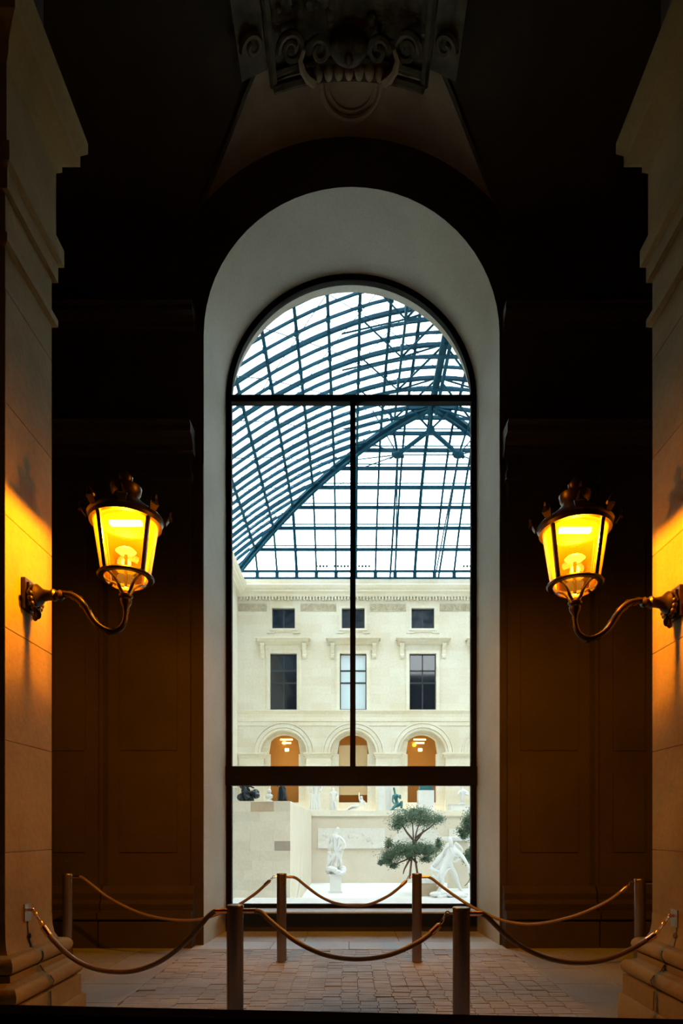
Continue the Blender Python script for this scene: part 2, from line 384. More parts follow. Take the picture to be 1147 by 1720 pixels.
# carved ornament hanging at the crown of the lunette
def bar(x, t, off=0.06):
    "point on the main barrel, t degrees above springing, lifted off by off"
    return Vector((x, 6.97 - (t-39.5)*0.066, Zl(x) - off))
def tg(x): return 39.5 
orn = thing('vault_ornament', (0, 6.8, Zl(0)), 'dark carved stone ornament with scrolls and curved lower border on the vault above the window', 'carving')
m = MB(); N = 20
for (o1, o2, w_) in ((0.0, 0.12, 0.045), (1.5, 0.07, 0.035)):
    m.tube([bar(-0.88 + 1.76*i/N, tg(-0.88 + 1.76*i/N) + o1, o2) for i in range(N+1)], w_, 6)
m.build('lower_border', M['carving'], orn, smooth=True)
for sx in (-1, 1):
    m = MB(); m.tube([bar(sx*0.88, 39.5 + k, 0.08) for k in range(0, 20, 2)], 0.05, 6); m.build('side_border', M['carving'], orn, smooth=True)
    m = MB()
    m.hexa([bar(sx*0.93, 42.2, -0.06), bar(sx*1.22, 42.2, -0.06), bar(sx*1.22, 56, -0.06), bar(sx*0.93, 56, -0.06)],
           [bar(sx*0.93, 42.2, 0.10), bar(sx*1.22, 42.2, 0.10), bar(sx*1.22, 56, 0.10), bar(sx*0.93, 56, 0.16)])
    m.build('side_block', M['carving'], orn)
    for (cx, ct, r0, turns) in ((0.64, 44.5, 0.15, 1.6), (0.33, 43.5, 0.13, 1.3), (1.05, 46.5, 0.12, 1.2)):
        pts = []
        for i in range(26):
            q = i/25*turns*2*PI; r = r0*(1 - 0.75*i/25)
            p = bar(sx*(cx + r*math.cos(q)), ct + math.degrees(r*math.sin(q)/VR), 0.16); pts.append(p)
        m = MB(); m.tube(pts, [0.035*(1 - 0.4*i/25) for i in range(26)], 6); m.build('scroll', M['carving'], orn, smooth=True)
    m = MB(); m.tube([bar(sx*x, t, 0.2) for x, t in ((0.40, 39.8), (0.47, 40.6), (0.53, 41.8), (0.55, 43.2), (0.50, 44.6))], [0.05, 0.045, 0.04, 0.03, 0.02], 6)
    m.build('horn', M['vault'], orn, smooth=True)
m = MB()
for i in range(9):
    x = -0.48 + 0.12*i; m.ball(bar(x, 40.0, 0.1), 0.075, 8, (0.8, 1, 1.2))
m.build('leaf_band', M['vault'], orn, smooth=True)
m = MB(); m.ball(bar(0, 43.3, 0.1), 0.22, 12, (1.0, 0.7, 0.8)); m.ball(bar(-0.10, 44.6, 0.2), 0.06); m.ball(bar(0.10, 44.6, 0.2), 0.06)
m.ball(bar(0, 43.6, 0.28), 0.05, 8); m.build('boss', M['carving'], orn, smooth=True)
m = MB(); m.grid(lambda u, v: bar(-0.86 + 1.72*u, 39.6 + 16*v, 0.035 + 0.02*noise.noise(Vector((u*14, v*14, 3)))), 60, 40)
for j in range(26):
    x = random.uniform(-0.78, 0.78); m.ball(bar(x, random.uniform(41, 50), 0.05), random.uniform(0.03, 0.08), 6, (1, 1, 0.9))
m.build('back_panel', M['carving'], orn)

# ================================================================== the big arched window
win = struct('window_1', (0.035, GY, 0.36))
fr = MB()
n = 48; zf0 = CH - 1.16
def ring_frame(mb, ro, ri, zs, z0, y0, y1, xc=0.035):
    o = arch_pts(ro, zs, z0, n, xc); i_ = arch_pts(ri, zs, z0, n, xc); kk = len(o)
    vs = [(p[0], y0, p[1]) for p in o] + [(p[0], y0, p[1]) for p in i_] + [(p[0], y1, p[1]) for p in o] + [(p[0], y1, p[1]) for p in i_]
    fs = []
    for a in range(kk-1):
        fs += [(a, a+1, kk+a+1, kk+a), (2*kk+a, 3*kk+a, 3*kk+a+1, 2*kk+a+1), (kk+a, kk+a+1, 3*kk+a+1, 3*kk+a), (a, 2*kk+a, 2*kk+a+1, a+1)]
    mb._add(vs, fs)
ring_frame(fr, RG + 0.02, RG - 0.075, SZG, zf0, GY-0.05, GY+0.04)
fr.build('frame', M['black'], win, smooth=True)
m = MB(); m.box(-RG+0.04, RG+0.03, GY-0.05, GY+0.04, zf0-0.02, zf0+0.055); m.build('bottom_rail', M['black'], win)
ztr = CH + (VY-673)*GY/F; m = MB(); m.box(-RG+0.03, RG+0.04, GY-0.055, GY+0.04, ztr-0.05, ztr+0.05); m.build('transom', M['black'], win)
zb0 = CH + (VY-1320)*GY/F; zb1 = CH + (VY-1288)*GY/F
m = MB(); m.box(-RG+0.03, RG+0.04, GY-0.09, GY+0.05, zb0, zb1); m.build('lower_beam', M['black'], win)
xm = (592.5-VX)*GY/F; m = MB(); m.box(xm-0.04, xm+0.04, GY-0.05, GY+0.04, zb1, ztr); m.build('mullion', M['black'], win)
m = MB(); m.prism([(0.035 - (RG-0.07)*math.cos(PI*i/32), ztr + 0.03 + (RG-0.07)*math.sin(PI*i/32)) for i in range(33)], 'y', GY-0.004, GY+0.004); m.build('pane', M['pane'], win)
m = MB(); m.box(-RG+0.1, xm-0.03, GY-0.004, GY+0.004, zb1-0.01, ztr-0.03); m.build('pane', M['pane'], win)
m = MB(); m.box(xm+0.03, RG-0.04, GY-0.004, GY+0.004, zb1-0.01, ztr-0.03); m.build('pane', M['pane'], win)
m = MB(); m.box(-RG+0.1, RG-0.04, GY-0.004, GY+0.004, zf0+0.03, zb0+0.01); m.build('pane', M['pane'], win)
# sill inside, low brown panel, ledge outside
trim = struct('trim_1', (0, 8.6, 0))
m = MB(); m.box(-RG-0.015, RG+0.08, 8.35, GY+0.03, 0.313, 0.335); m.build('sill', M['strip'], trim)
m = MB(); m.box(-RG+0.01, RG+0.06, 8.70, GY+0.03, 0.0, 0.313); m.build('panel', M['brownp'], trim)
m = MB(); m.box(-RG-0.1, RG+0.15, GY+0.045, 10.1, -0.2, 0.33); m.build('outer_ledge', M['court'], trim)
m = MB(); m.box(-RG-0.1, RG+0.15, GY+0.045, 10.1, -1.5, -0.2); m.build('ledge_block', M['fac'], trim)

# ================================================================== piers
def make_pier(sx, name_label):
    X = 2.13 if sx < 0 else 2.175
    t = thing('stone_pier', (sx*(X+0.6), 3.98, 0), name_label, 'pier', 'stone piers carrying the wall lamps')
    y0, y1, xo = 3.69, 4.27, X + 1.3
    # courses of the shaft, each a stone
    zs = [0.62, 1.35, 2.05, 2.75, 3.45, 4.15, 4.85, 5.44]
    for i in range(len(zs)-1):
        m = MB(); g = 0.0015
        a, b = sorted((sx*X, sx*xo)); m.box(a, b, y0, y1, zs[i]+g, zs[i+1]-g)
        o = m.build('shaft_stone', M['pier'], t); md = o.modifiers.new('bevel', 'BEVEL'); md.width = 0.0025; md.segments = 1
    def prof_ring(nm, prof, mat='pier', smooth=True):
        "prof (projection, z) swept round the three visible sides"
        mb = MB(); vs = []; k = len(prof)
        for cx, cy in ((xo, -1), (0, -1), (0, 1), (xo, 1)):
            for p, z in prof:
                xx = (X - p) if cx == 0 else xo; yy = (y0 - p) if cy < 0 else (y1 + p)
                vs.append((sx*xx, yy, z))
        fs = [(c*k+i, (c+1)*k+i, (c+1)*k+i+1, c*k+i+1) for c in range(3) for i in range(k-1)]
        fs += [(0, k, 2*k, 3*k), (k-1, 2*k-1, 3*k-1, 4*k-1)]
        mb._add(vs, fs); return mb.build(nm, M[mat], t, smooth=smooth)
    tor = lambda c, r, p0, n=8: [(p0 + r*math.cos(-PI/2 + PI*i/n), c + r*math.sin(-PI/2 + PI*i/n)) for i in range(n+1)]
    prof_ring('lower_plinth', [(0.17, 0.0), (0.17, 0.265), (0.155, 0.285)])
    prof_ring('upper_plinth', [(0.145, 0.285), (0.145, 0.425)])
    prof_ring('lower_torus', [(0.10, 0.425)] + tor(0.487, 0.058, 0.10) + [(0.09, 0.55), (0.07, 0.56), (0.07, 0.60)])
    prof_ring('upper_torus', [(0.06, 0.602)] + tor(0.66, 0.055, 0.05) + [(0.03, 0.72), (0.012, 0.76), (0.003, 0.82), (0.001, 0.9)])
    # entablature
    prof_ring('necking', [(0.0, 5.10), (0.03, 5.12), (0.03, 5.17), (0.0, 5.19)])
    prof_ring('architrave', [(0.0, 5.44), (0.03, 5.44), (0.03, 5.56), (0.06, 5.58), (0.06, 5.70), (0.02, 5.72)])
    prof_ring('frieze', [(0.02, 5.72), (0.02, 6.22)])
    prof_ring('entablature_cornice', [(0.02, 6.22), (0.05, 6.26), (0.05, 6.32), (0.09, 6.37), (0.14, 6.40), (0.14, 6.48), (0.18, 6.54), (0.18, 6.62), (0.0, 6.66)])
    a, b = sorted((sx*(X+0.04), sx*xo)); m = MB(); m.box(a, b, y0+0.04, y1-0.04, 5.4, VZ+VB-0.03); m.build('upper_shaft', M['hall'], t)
    # dark vertical joint running down the base
    for dy, pr in ((0.0, [(0.003, 0.90), (0.004, 0.78), (0.032, 0.72), (0.10, 0.685), (0.105, 0.66), (0.10, 0.63), (0.062, 0.60)]),
                   (0.03, [(0.072, 0.59), (0.09, 0.55), (0.150, 0.52), (0.160, 0.487), (0.150, 0.45), (0.10, 0.43)]), (0.02, [(0.1455, 0.42), (0.1455, 0.29)]), (-0.1, [(0.1705, 0.27), (0.1705, 0.01)])):
        mb = MB(); mb.tube([(sx*(X - p), 3.94 + dy + 0.012*math.sin(q*2.3), z) for q, (p, z) in enumerate(pr)], 0.0045, 5); mb.build('mortar_joint', M['grout'], t)
    mb = MB(); mb.ball((sx*(X - 0.012), 3.95, 0.79), 0.024, 7, (0.4, 1, 0.8)); mb.build('mortar_patch', M['grout'], t)
    return t
make_pier(-1, 'left stone pier with moulded base, lit orange by the left lantern')
make_pier(1, 'right stone pier with moulded base, lit orange by the right lantern')
# transverse arches springing from the piers towards the window wall
for sx in (-1, 1):
    a, b = sorted((sx*3.3, sx*7.25)); m = MB(); m.box(a, b, 3.75, 4.2, 6.6, VZ+VB)
    m.build('arch_spandrel', M['hall'], ceiling)

# ================================================================== lanterns
def make_lantern(sx, label):
    X = 2.13 if sx < 0 else 2.175
    D = 3.94; s = F/D; ax = (-1.475 if sx < 0 else 1.495)
    yo = 0 if sx < 0 else 12          # the right one hangs a little lower in the photograph
    def z(y): return CH + (VY - y - yo)/s
    t = thing('wall_lantern', (sx*X, D, z(1003)), label, 'lamp', 'wall lanterns on the piers')
    c = Vector((ax, D, 0)); R1, R2, z1, z2 = 0.212, 0.160, z(879), z(969)
    dir_cam = math.atan2(-D, -ax); ribs = [(-30.5 if sx < 0 else -149.5) + 90*k for k in range(4)]
    # wall plate, boss and S-shaped arm
    m = MB(); a, b = sorted((sx*X, sx*(X-0.028))); m.box(a, b, D-0.075, D+0.075, z(1028), z(977)); m.box(*sorted((sx*(X-0.028), sx*(X-0.045))), D-0.055, D+0.055, z(1022), z(983))
    m.build('wall_plate', M['iron'], t)
    m = MB(); prof = [(0.001, 0.03), (0.062, 0.035), (0.070, 0.05), (0.064, 0.062), (0.072, 0.075), (0.058, 0.09), (0.040, 0.11), (0.034, 0.14), (0.032, 0.165), (0.040, 0.172), (0.040, 0.185), (0.028, 0.195), (0.028, 0.215), (0.036, 0.222), (0.024, 0.24), (0.001, 0.245)]
    m.lathe([(r, -sx*q) for r, q in prof], (sx*X, D, z(1000)), 20, 'x'); m.build('boss', M['iron'], t, smooth=True)
    m = MB()
    for k in range(9):
        q = PI*k/8; m.ball((sx*(X-0.058), D + 0.078*math.cos(q), z(1003) - 0.085*math.sin(q)), 0.019, 6)
    m.ball((sx*(X-0.07), D, z(1032)), 0.026, 6, (1, 0.8, 1.3)); m.ball((sx*(X-0.055), D, z(1038)), 0.017, 6, (1, .8, 1.3))
    m.build('acanthus_ornament', M['iron'], t, smooth=True)
    P = [(92,999),(100,997),(112,998),(124,1001),(136,1010),(146,1023),(155,1038),(165,1050),(178,1058),(190,1061),(200,1058),(208,1050),(212,1038),(213,1022)]
    k_ = (sx*X - ax); pts = []
    for x_, y_ in P:
        fx = (x_ - 45)/(213 - 45.0); pts.append(Vector((sx*X - k_*fx, D, z(y_))))
    pts = smooth_path(pts, 3); m = MB(); L = len(pts)
    m.tube(pts, [0.019 + 0.004*math.sin(i/L*PI) - 0.004*i/L for i in range(L)], 10); m.build('arm', M['iron'], t, smooth=True)
    m = MB()
    for i in range(5, 28, 2):
        p = pts[i]; tn = (pts[i+1]-pts[i-1]).normalized(); nn = Vector((tn.z, 0, -tn.x))*(1 if i % 4 == 1 else -1)
        m.tube([p - tn*0.02, p + nn*0.018 , p + nn*0.024 + tn*0.022], [0.012, 0.009, 0.002], 6)
    m.build('arm_leafwork', M['iron'], t, smooth=True)
    m = MB(); m.lathe([(0.001, z(1030)), (0.018, z(1028)), (0.020, z(1020)), (0.034, z(1014)), (0.038, z(1008)), (0.030, z(1005)), (0.044, z(1003)), (0.046, z(1000)), (0.030, z(998)), (0.026, z(994)), (0.001, z(993))], c, 20)
    m.build('collar', M['iron'], t, smooth=True)
    for r_ in ribs:
        a = math.radians(r_); e = Vector((math.cos(a), math.sin(a), 0))
        m = MB(); m.tube([c + e*r + Vector((0,0,h)) for r, h in ((0.024, z(997)), (0.045, z(992)), (0.060, z(985)), (0.085, z(978)), (0.125, z(972)), (0.158, z2-0.003))], [0.009,0.010,0.010,0.009,0.009,0.010], 8)
        m.build('cage_bracket', M['iron'], t, smooth=True)
        m = MB(); m.beam(c + e*(R2+0.002) + Vector((0,0,z2)), c + e*(R1+0.002) + Vector((0,0,z1)), 0.022, 0.022); m.build('rib', M['iron'], t)
        a0, a1 = a + 0.05, a + PI/2 - 0.05
        m = MB(); prof = [(R2-0.006, z2+0.005), (R1-0.006, z1-0.005), (R1-0.010, z1-0.005), (R2-0.010, z2+0.005), (R2-0.006, z2+0.005)]
        m.lathe(prof, c, 14, 'z', a0, a1); m.build('glass_pane', M['lampglass'], t, smooth=True)
    m = MB(); m.lathe([(R2-0.022, z2-0.012), (R2+0.012, z2-0.014), (R2+0.022, z2-0.004), (R2+0.014, z2+0.007), (R2-0.018, z2+0.007), (R2-0.022, z2-0.012)], c, 40)
    m.build('bottom_ring', M['iron'], t, smooth=True)
    m = MB(); m.lathe([(R2-0.02, z2-0.012), (0.13, z2-0.035), (0.105, z2-0.06), (0.06, z2-0.066), (0.001, z2-0.068)], c, 32); m.build('glass_dish', M['lampglass'], t, smooth=True)
    m = MB(); m.lathe([(R1-0.016, z1-0.012), (R1+0.016, z1-0.012), (R1+0.020, z1+0.012), (R1-0.004, z1+0.014), (R1-0.016, z1-0.012)], c, 40); m.build('top_ring', M['iron'], t, smooth=True)
    # hood
    m = MB(); m.lathe([(R1+0.010, z1+0.008), (R1+0.030, z1+0.03), (R1+0.012, z1+0.05), (0.17, z1+0.085), (0.12, z1+0.125), (0.085, z1+0.165), (0.078, z1+0.18), (0.095, z1+0.20), (0.100, z1+0.235), (0.075, z1+0.245),
                       (0.03, z1+0.25), (0.024, z1+0.265), (0.042, z1+0.285), (0.044, z1+0.305), (0.024, z1+0.325), (0.012, z1+0.34), (0.001, z1+0.355)], c, 36)
    m.build('hood', M['iron'], t, smooth=True)
    m = MB(); m.lathe([(R1-0.018, z1-0.004), (R1-0.035, z1+0.035), (0.14, z1+0.07), (0.001, z1+0.09)], c, 36); m.build('reflector', M['reflector'], t, smooth=True)
    for k in range(8):
        a = math.radians(ribs[0] + 45*k); e = Vector((math.cos(a), math.sin(a), 0)); tt = Vector((-e.y, e.x, 0)); b0 = c + e*(R1+0.03) + Vector((0,0,z1+0.02))
        m = MB(); m.hexa([b0 - tt*0.022, b0 + tt*0.022, b0 + tt*0.035 + e*0.02 + Vector((0,0,0.04)), b0 - tt*0.035 + e*0.02 + Vector((0,0,0.04))],
                         [b0 - tt*0.022 + e*0.012, b0 + tt*0.022 + e*0.012, b0 + tt*0.035 + e*0.034 + Vector((0,0,0.04)), b0 - tt*0.035 + e*0.034 + Vector((0,0,0.04))])
        m.prism  # leaf tip
        m.tube([b0 + e*0.025 + Vector((0,0,0.035)), b0 + e*0.03 + Vector((0,0,0.07)), b0 + e*0.045 + Vector((0,0,0.09))], [0.03, 0.018, 0.004], 6)
        m.build('palmette', M['iron'], t)
    # the light itself; the lower glowing ring imitates its reflection in the dish
    m = MB(); m.box(ax-0.105, ax+0.105, D-0.02, D+0.02, z1-0.012, z1+0.014); m.build('light_bar', M['lampglow'], t)
    m = MB(); m.lathe([(0.001, z1-0.21), (0.05, z1-0.20), (0.066, z1-0.187), (0.05, z1-0.174), (0.001, z1-0.170)], c, 20); m.build('reflection_ring', M['reflectionglow'], t, smooth=True)
    m = MB(); m.tube([c + Vector((0,0,z2-0.06)), c + Vector((0,0,z1-0.21))], 0.012, 8); m.build('reflection_ring_stem', M['reflector'], t)
    l = bpy.data.lights.new('lantern_light', 'POINT'); l.energy = 280; l.color = (1.0, 0.48, 0.012); l.shadow_soft_size = 0.035
    o = bpy.data.objects.new('lantern_light', l); link(o, t); o.location = (ax, D, z1-0.055)
    return t
make_lantern(-1, 'glowing amber wall lantern on curved bronze arm at the left pier')
make_lantern(1, 'glowing amber wall lantern on curved bronze arm at the right pier')

# ================================================================== stanchions and ropes
def make_post(X, d, label, arms=()):
    t = thing('barrier_post', (X, d, 0), label, 'post', 'metal barrier posts')
    m = MB(); m.lathe([(0.001, 0.0), (0.055, 0.0), (0.055, 0.975), (0.001, 0.975)], (X, d, 0), 28); m.build('post_tube', M['post'], t, smooth=True)
    m = MB(); m.lathe([(0.052, 0.972), (0.057, 0.976), (0.057, 0.992), (0.053, 0.997), (0.001, 0.998)], (X, d, 0), 28); m.build('cap', M['post'], t, smooth=True)
    m = MB(); m.lathe([(0.001, 0.001), (0.064, 0.001), (0.064, 0.006), (0.055, 0.010)], (X, d, 0), 28); m.build('foot_ring', M['post'], t, smooth=True)
    for sx, kind in arms:
        m = MB()
        if kind == 'stub':
            m.tube([(X + sx*0.05, d, 0.957), (X + sx*0.135, d, 0.957)], 0.017, 14); m.build('rope_socket', M['brass'], t, smooth=True)
        else:
            m.tube([(X + sx*0.05, d, 0.957), (X + sx*0.075, d, 0.957)], 0.007, 8)
            m.tube([(X + sx*(0.088 + 0.014*math.cos(2*PI*i/12)), d, 0.957 + 0.014*math.sin(2*PI*i/12)) for i in range(12)], 0.0035, 6, closed=True)
            m.build('eye_hook', M['brass'], t, smooth=True)
    return t
posts = {
    'nl': (-0.753, 3.94), 'nr': (0.721, 3.82), 'fl': (-0.758, 6.71), 'fr': (0.765, 6.71), 'sl': (-3.17, 6.71), 'sr': (2.93, 6.0)}
make_post(*posts['nl'], 'nearest left metal barrier post, between the two nearest ropes', ((-1, 'stub'), (1, 'stub')))
make_post(*posts['nr'], 'nearest right metal barrier post, in front of the sill', ((-1, 'hook'), (1, 'stub')))
make_post(*posts['fl'], 'farther left metal barrier post, close to the window', ((-1, 'hook'), (1, 'stub')))
make_post(*posts['fr'], 'farther right metal barrier post, close to the window', ((-1, 'hook'), (1, 'stub')))
make_post(*posts['sl'], 'dim metal barrier post in shadow just beyond the left pier', ((1, 'stub'),))
make_post(*posts['sr'], 'dim metal barrier post in shadow just beyond the right pier', ((-1, 'hook'), (1, 'stub')))

def dlink(mb, c, t, rad, long, wire, twist):
    t = t.normalized(); a = t.cross(Vector((0,1,0))).normalized(); b = t.cross(a)
    side = a*math.cos(twist) + b*math.sin(twist)
    mb.tube([c + t*long*math.cos(2*PI*i/14) + side*rad*math.sin(2*PI*i/14) for i in range(14)], wire, 6, closed=True)
def make_rope(pts, s0, s1, label, chain_to=None, chain_from=None, start_pt=None, end_pt=None):
    x0, x1 = pts[0][0], pts[-1][0]
    def W(p):
        s = s0 + (s1 - s0)*(p[0] - x0)/(x1 - x0); return px(p[0], p[1], F/s)
    P = [W(p) for p in pts]
    if start_pt is not None: P[0] = Vector(start_pt)
    if end_pt is not None: P[-1] = Vector(end_pt)
    t = thing('barrier_rope', P[len(P)//2], label, 'rope', 'ropes hung between the barrier posts')
    S = smooth_path(P, 5)
    m = MB(); m.tube(S, 0.0165, 12); m.build('cord', M['rope'], t, smooth=True)
    for (ch, end) in ((chain_from, 0), (chain_to, 1)):
        if ch is None: continue
        e = S[-1] if end else S[0]; tn = (S[-1]-S[-3]).normalized() if end else (S[0]-S[2]).normalized()
        m = MB(); m.tube([e - tn*0.075, e - tn*0.073, e - tn*0.002, e + tn*0.012], [0.0165, 0.0205, 0.0205, 0.006], 14); m.build('end_sleeve', M['brass'], t, smooth=True)
        ch = Vector(ch); v = ch - (e + tn*0.012); nL = max(2, round(v.length/0.036)); 
        for i in range(nL):
            m = MB(); c = e + tn*0.012 + v*((i+0.5)/nL); dlink(m, c, v, 0.0095, v.length/nL*0.62, 0.0036, (i % 2)*PI/2); m.build('chain_link', M['brass'], t, smooth=True)
    return t
def sock(k, sx): X, d = posts[k]; return (X + sx*0.125, d, 0.957)
def hook(k, sx): X, d = posts[k]; return (X + sx*0.10, d, 0.955)
platesL = (-2.13, 3.94, zz(1528, 253.8)); platesR = (2.175, 3.97, zz(1538, 252))
make_rope([(72,1556),(90,1580),(120,1608),(150,1624),(185,1632),(225,1631),(265,1617),(300,1593),(330,1563),(348,1541),(360,1531),(368,1529)], 253.8, 253.8,
          'near left brown barrier rope, from the left pier to the nearest left post', chain_from=(-2.085, 3.94, platesL[2]-0.01), end_pt=sock('nl', -1))
make_rope([(430,1529),(438,1532),(452,1545),(472,1562),(500,1583),(540,1602),(580,1610),(620,1610),(660,1602),(700,1584),(722,1569),(738,1554)], 253.8, 261.0,
          'near middle brown barrier rope, between the two nearest posts', chain_to=hook('nr', -1), start_pt=sock('nl', 1))
make_rope([(808,1535),(818,1540),(832,1554),(850,1571),(880,1592),(915,1608),(950,1616),(985,1617),(1020,1611),(1055,1597),(1085,1580),(1100,1570)], 261.8, 252.0,
          'near right brown barrier rope, from the nearest right post to the right pier', chain_to=(2.13, 3.97, platesR[2]-0.01), start_pt=sock('nr', 1))
make_rope([(131,1470),(138,1474),(153,1485),(180,1506),(215,1525),(250,1538),(290,1545),(330,1545),(365,1536),(400,1520),(430,1500),(453,1479)], 149, 149,
          'far left brown barrier rope, in front of the left wall base', chain_to=hook('fl', -1), start_pt=sock('sl', 1))
make_rope([(491,1473),(499,1476),(510,1485),(535,1504),(560,1516),(590,1521),(620,1519),(650,1506),(668,1493),(682,1480)], 149, 149,
          'far middle brown barrier rope, hanging before the lowest window pane', chain_to=hook('fr', -1), start_pt=sock('fl', 1))
make_rope([(719,1474),(727,1477),(742,1489),(770,1509),(800,1527),(835,1543),(870,1551),(900,1552),(940,1545),(980,1533),(1020,1514),(1045,1496),(1052,1490)], 149, 166,
          'far right brown barrier rope, in front of the right wall', chain_to=hook('sr', -1), start_pt=sock('fr', 1))
for nm, (X, d, z), sx, lab in (('l', platesL, 1, 'small steel rope bracket screwed to the left pier'), ('r', platesR, -1, 'small steel rope bracket screwed to the right pier')):
    t = thing('rope_bracket', (X, d, z), lab, 'bracket')
    m = MB(); a, b = sorted((X, X + sx*0.008)); m.box(a, b, d-0.04, d+0.04, z-0.075, z+0.04); m.build('plate', M['plate'], t)
    m = MB(); m.tube([(X + sx*0.005, d, z), (X + sx*0.03, d, z)], 0.010, 10); m.ball((X + sx*0.034, d, z), 0.014, 8)
    m.build('hook', M['brass'], t, smooth=True)
# dark ledge at the very bottom of the frame
bl = MB(); zt = lambda x: 1.127 - 0.0215*(x + 0.70)
bl.hexa([(-1.6,1.2,0),(1.6,1.2,0),(1.6,1.2,zt(1.6)),(-1.6,1.2,zt(-1.6))], [(-1.6,1.26,0),(1.6,1.26,0),(1.6,1.26,zt(1.6)),(-1.6,1.26,zt(-1.6))])
tag(bl.build('barrier_board', M['fgblack']), 'matt black board edge across the very bottom of the picture', 'barrier')

# ================================================================== the glazed courtyard
CX0, CX1, FY = -7.1, 15.5, 38.0
CFZ = CH - 3.0                   # court floor level
TZ = CH + 1.0                    # terrace level
m = MB(); m.box(CX0-0.3, CX1+0.3, OY, 33.2, CFZ-0.2, CFZ); cf = m.build('courtyard_floor', M['court']); tag(cf, kind='structure')
m = MB(); m.box(CX0-0.5, CX0, OY, FY, CFZ, CH+15.6); tag(m.build('courtyard_wall_left', M['fac']), kind='structure')
m = MB(); m.box(CX1, CX1+0.5, OY, FY, CFZ, CH+15.6); tag(m.build('courtyard_wall_right', M['fac']), kind='structure')
sf = FY
S38 = F/FY
fac = thing('courtyard_facade', (4.2, FY, TZ), 'cream stone palace facade with arches and tall windows across the glazed courtyard', 'building')
cen = [0.27 + 4.44*k for k in range(-1, 4)]
def Z(y): return CH + (VY - y)/S38
# wall: upper storeys with window holes, arcade below
WT = 0.45
edges = [CX0] + [c_ for c_ in cen] + [CX1]
m = MB()
zc0, zc1 = Z(1193), Z(1000)
def wall_holes(mb, hw, z0, z1, zb, zt):
    x = CX0
    for c_ in cen:
        mb.box(x, c_-hw, FY, FY+WT, zb, zt); mb.box(c_-hw, c_+hw, FY, FY+WT, zb, z0); mb.box(c_-hw, c_+hw, FY, FY+WT, z1, zt); x = c_+hw
    mb.box(x, CX1, FY, FY+WT, zb, zt)
wall_holes(m, 0.73, Z(1056), Z(1022), Z(1066), Z(976)); wall_holes(m, 0.85, Z(1192), Z(1098), Z(1203), Z(1066))
# arcade wall
ra = 1.45; zs = Z(1265)
bounds = [CX0] + [(cen[i]+cen[i+1])/2 for i in range(4)] + [CX1]
for i, c_ in enumerate(cen):
    kk = len(arch_pts(ra, zs, TZ, 24, c_)); mb2 = MB(); wall_with_arch(mb2, FY, ra, zs, TZ-0.3, bounds[i], bounds[i+1], Z(1203), c_, 24)
    m.v, m.f  # front face
    o0 = len(m.v); m._add(mb2.v, mb2.f)
    a = arch_pts(ra, zs, TZ-0.3, 24, c_)
    m._add([(p[0], FY, p[1]) for p in a] + [(p[0], FY+0.5, p[1]) for p in a], [(j, j+1, kk+j+1, kk+j) for j in range(kk-1)])
m.build('wall', M['fac'], fac)
def fpart(nm, mb, mat='fac', par=None, **k): return mb.build(nm, M[mat], par or fac, **k)
# main cornice
def fband(y0, y1, prof, nm, mat='fac'):
    mb = MB(); poly = [(FY + 0.02, Z(y1))] + [(FY - p, Z(y)) for p, y in prof] + [(FY + 0.02, Z(y0))]; mb.prism(poly, 'x', CX0+0.0, CX1); return fpart(nm, mb, mat)
fband(978, 1002, [(0.25, 1002), (0.30, 1000), (0.50, 998), (0.50, 996), (0.62, 994), (0.72, 990.5), (0.74, 989.5)], 'cornice')
fband(977, 988, [(0.60, 989.0), (0.60, 987.6), (0.50, 987), (0.48, 978)], 'parapet')
mb = MB(); mb.box(CX0, CX1, FY-0.60, FY-0.56, Z(989.0), Z(987.6)); fpart('gutter_edge', mb, 'winframe')
fband(1002, 1004, [(0.22, 1004), (0.26, 1002)], 'bed_moulding')
mb = MB(); x = CX0 + 0.2
while x < CX1 - 0.1:
    mb.box(x, x+0.10, FY-0.20, FY+0.01, Z(1009), Z(1004)); x += 0.20
tag(fpart('dentils', mb), kind='stuff')
# string course
fband(1193, 1213, [(0.03, 1213), (0.10, 1211.5), (0.12, 1207), (0.10, 1206), (0.14, 1200), (0.22, 1197), (0.30, 1195), (0.30, 1193.6)], 'string_course')
mb = MB(); mb.box(CX0, CX1, FY-0.05, FY, Z(1219), Z(1213)); fpart('fascia', mb)
# return cornice on the side walls
for sx, xx in ((1, CX0), (-1, CX1)):
    mb = MB(); poly = [(xx - sx*0.02, Z(1002))] + [(xx + sx*p, Z(y)) for p, y in [(0.25, 1002), (0.30, 1000), (0.50, 998), (0.50, 996), (0.62, 994), (0.72, 990.5), (0.60, 988), (0.48, 978)]] + [(xx - sx*0.02, Z(978))]
    mb.prism(poly, 'y', OY+0.1, FY-0.02); fpart('side_cornice', mb)
# relief friezes between the attic windows
mids = [-6.15] + [(cen[i]+cen[i+1])/2 for i in range(4)] + [13.9]
for i, c_ in enumerate(mids):
    hw = 1.14 if i not in (0,) else 0.9
    mb = MB(); mb.box(c_-hw, c_+hw, FY-0.03, FY+0.01, Z(1027), Z(1014)); f_ = fpart('frieze_panel', mb, 'fac2')
    mb = MB(); zc = Z(1020.5)
    for q in range(5):
        xx = c_ - hw + (q+0.5)*2*hw/5; r_ = 0.19 if q != 2 else 0.12
        for rr in (r_, r_*0.5): mb.tube([(xx + rr*math.cos(2*PI*j/14), FY-0.05, zc + rr*math.sin(2*PI*j/14)) for j in range(14)], 0.03, 5, closed=True)
        if q == 2: mb.tube([(xx-0.2, FY-0.05, zc+0.18), (xx, FY-0.05, zc-0.12), (xx+0.2, FY-0.05, zc+0.18)], 0.035, 5)
    mb.build('garland', M['fac2'], f_)
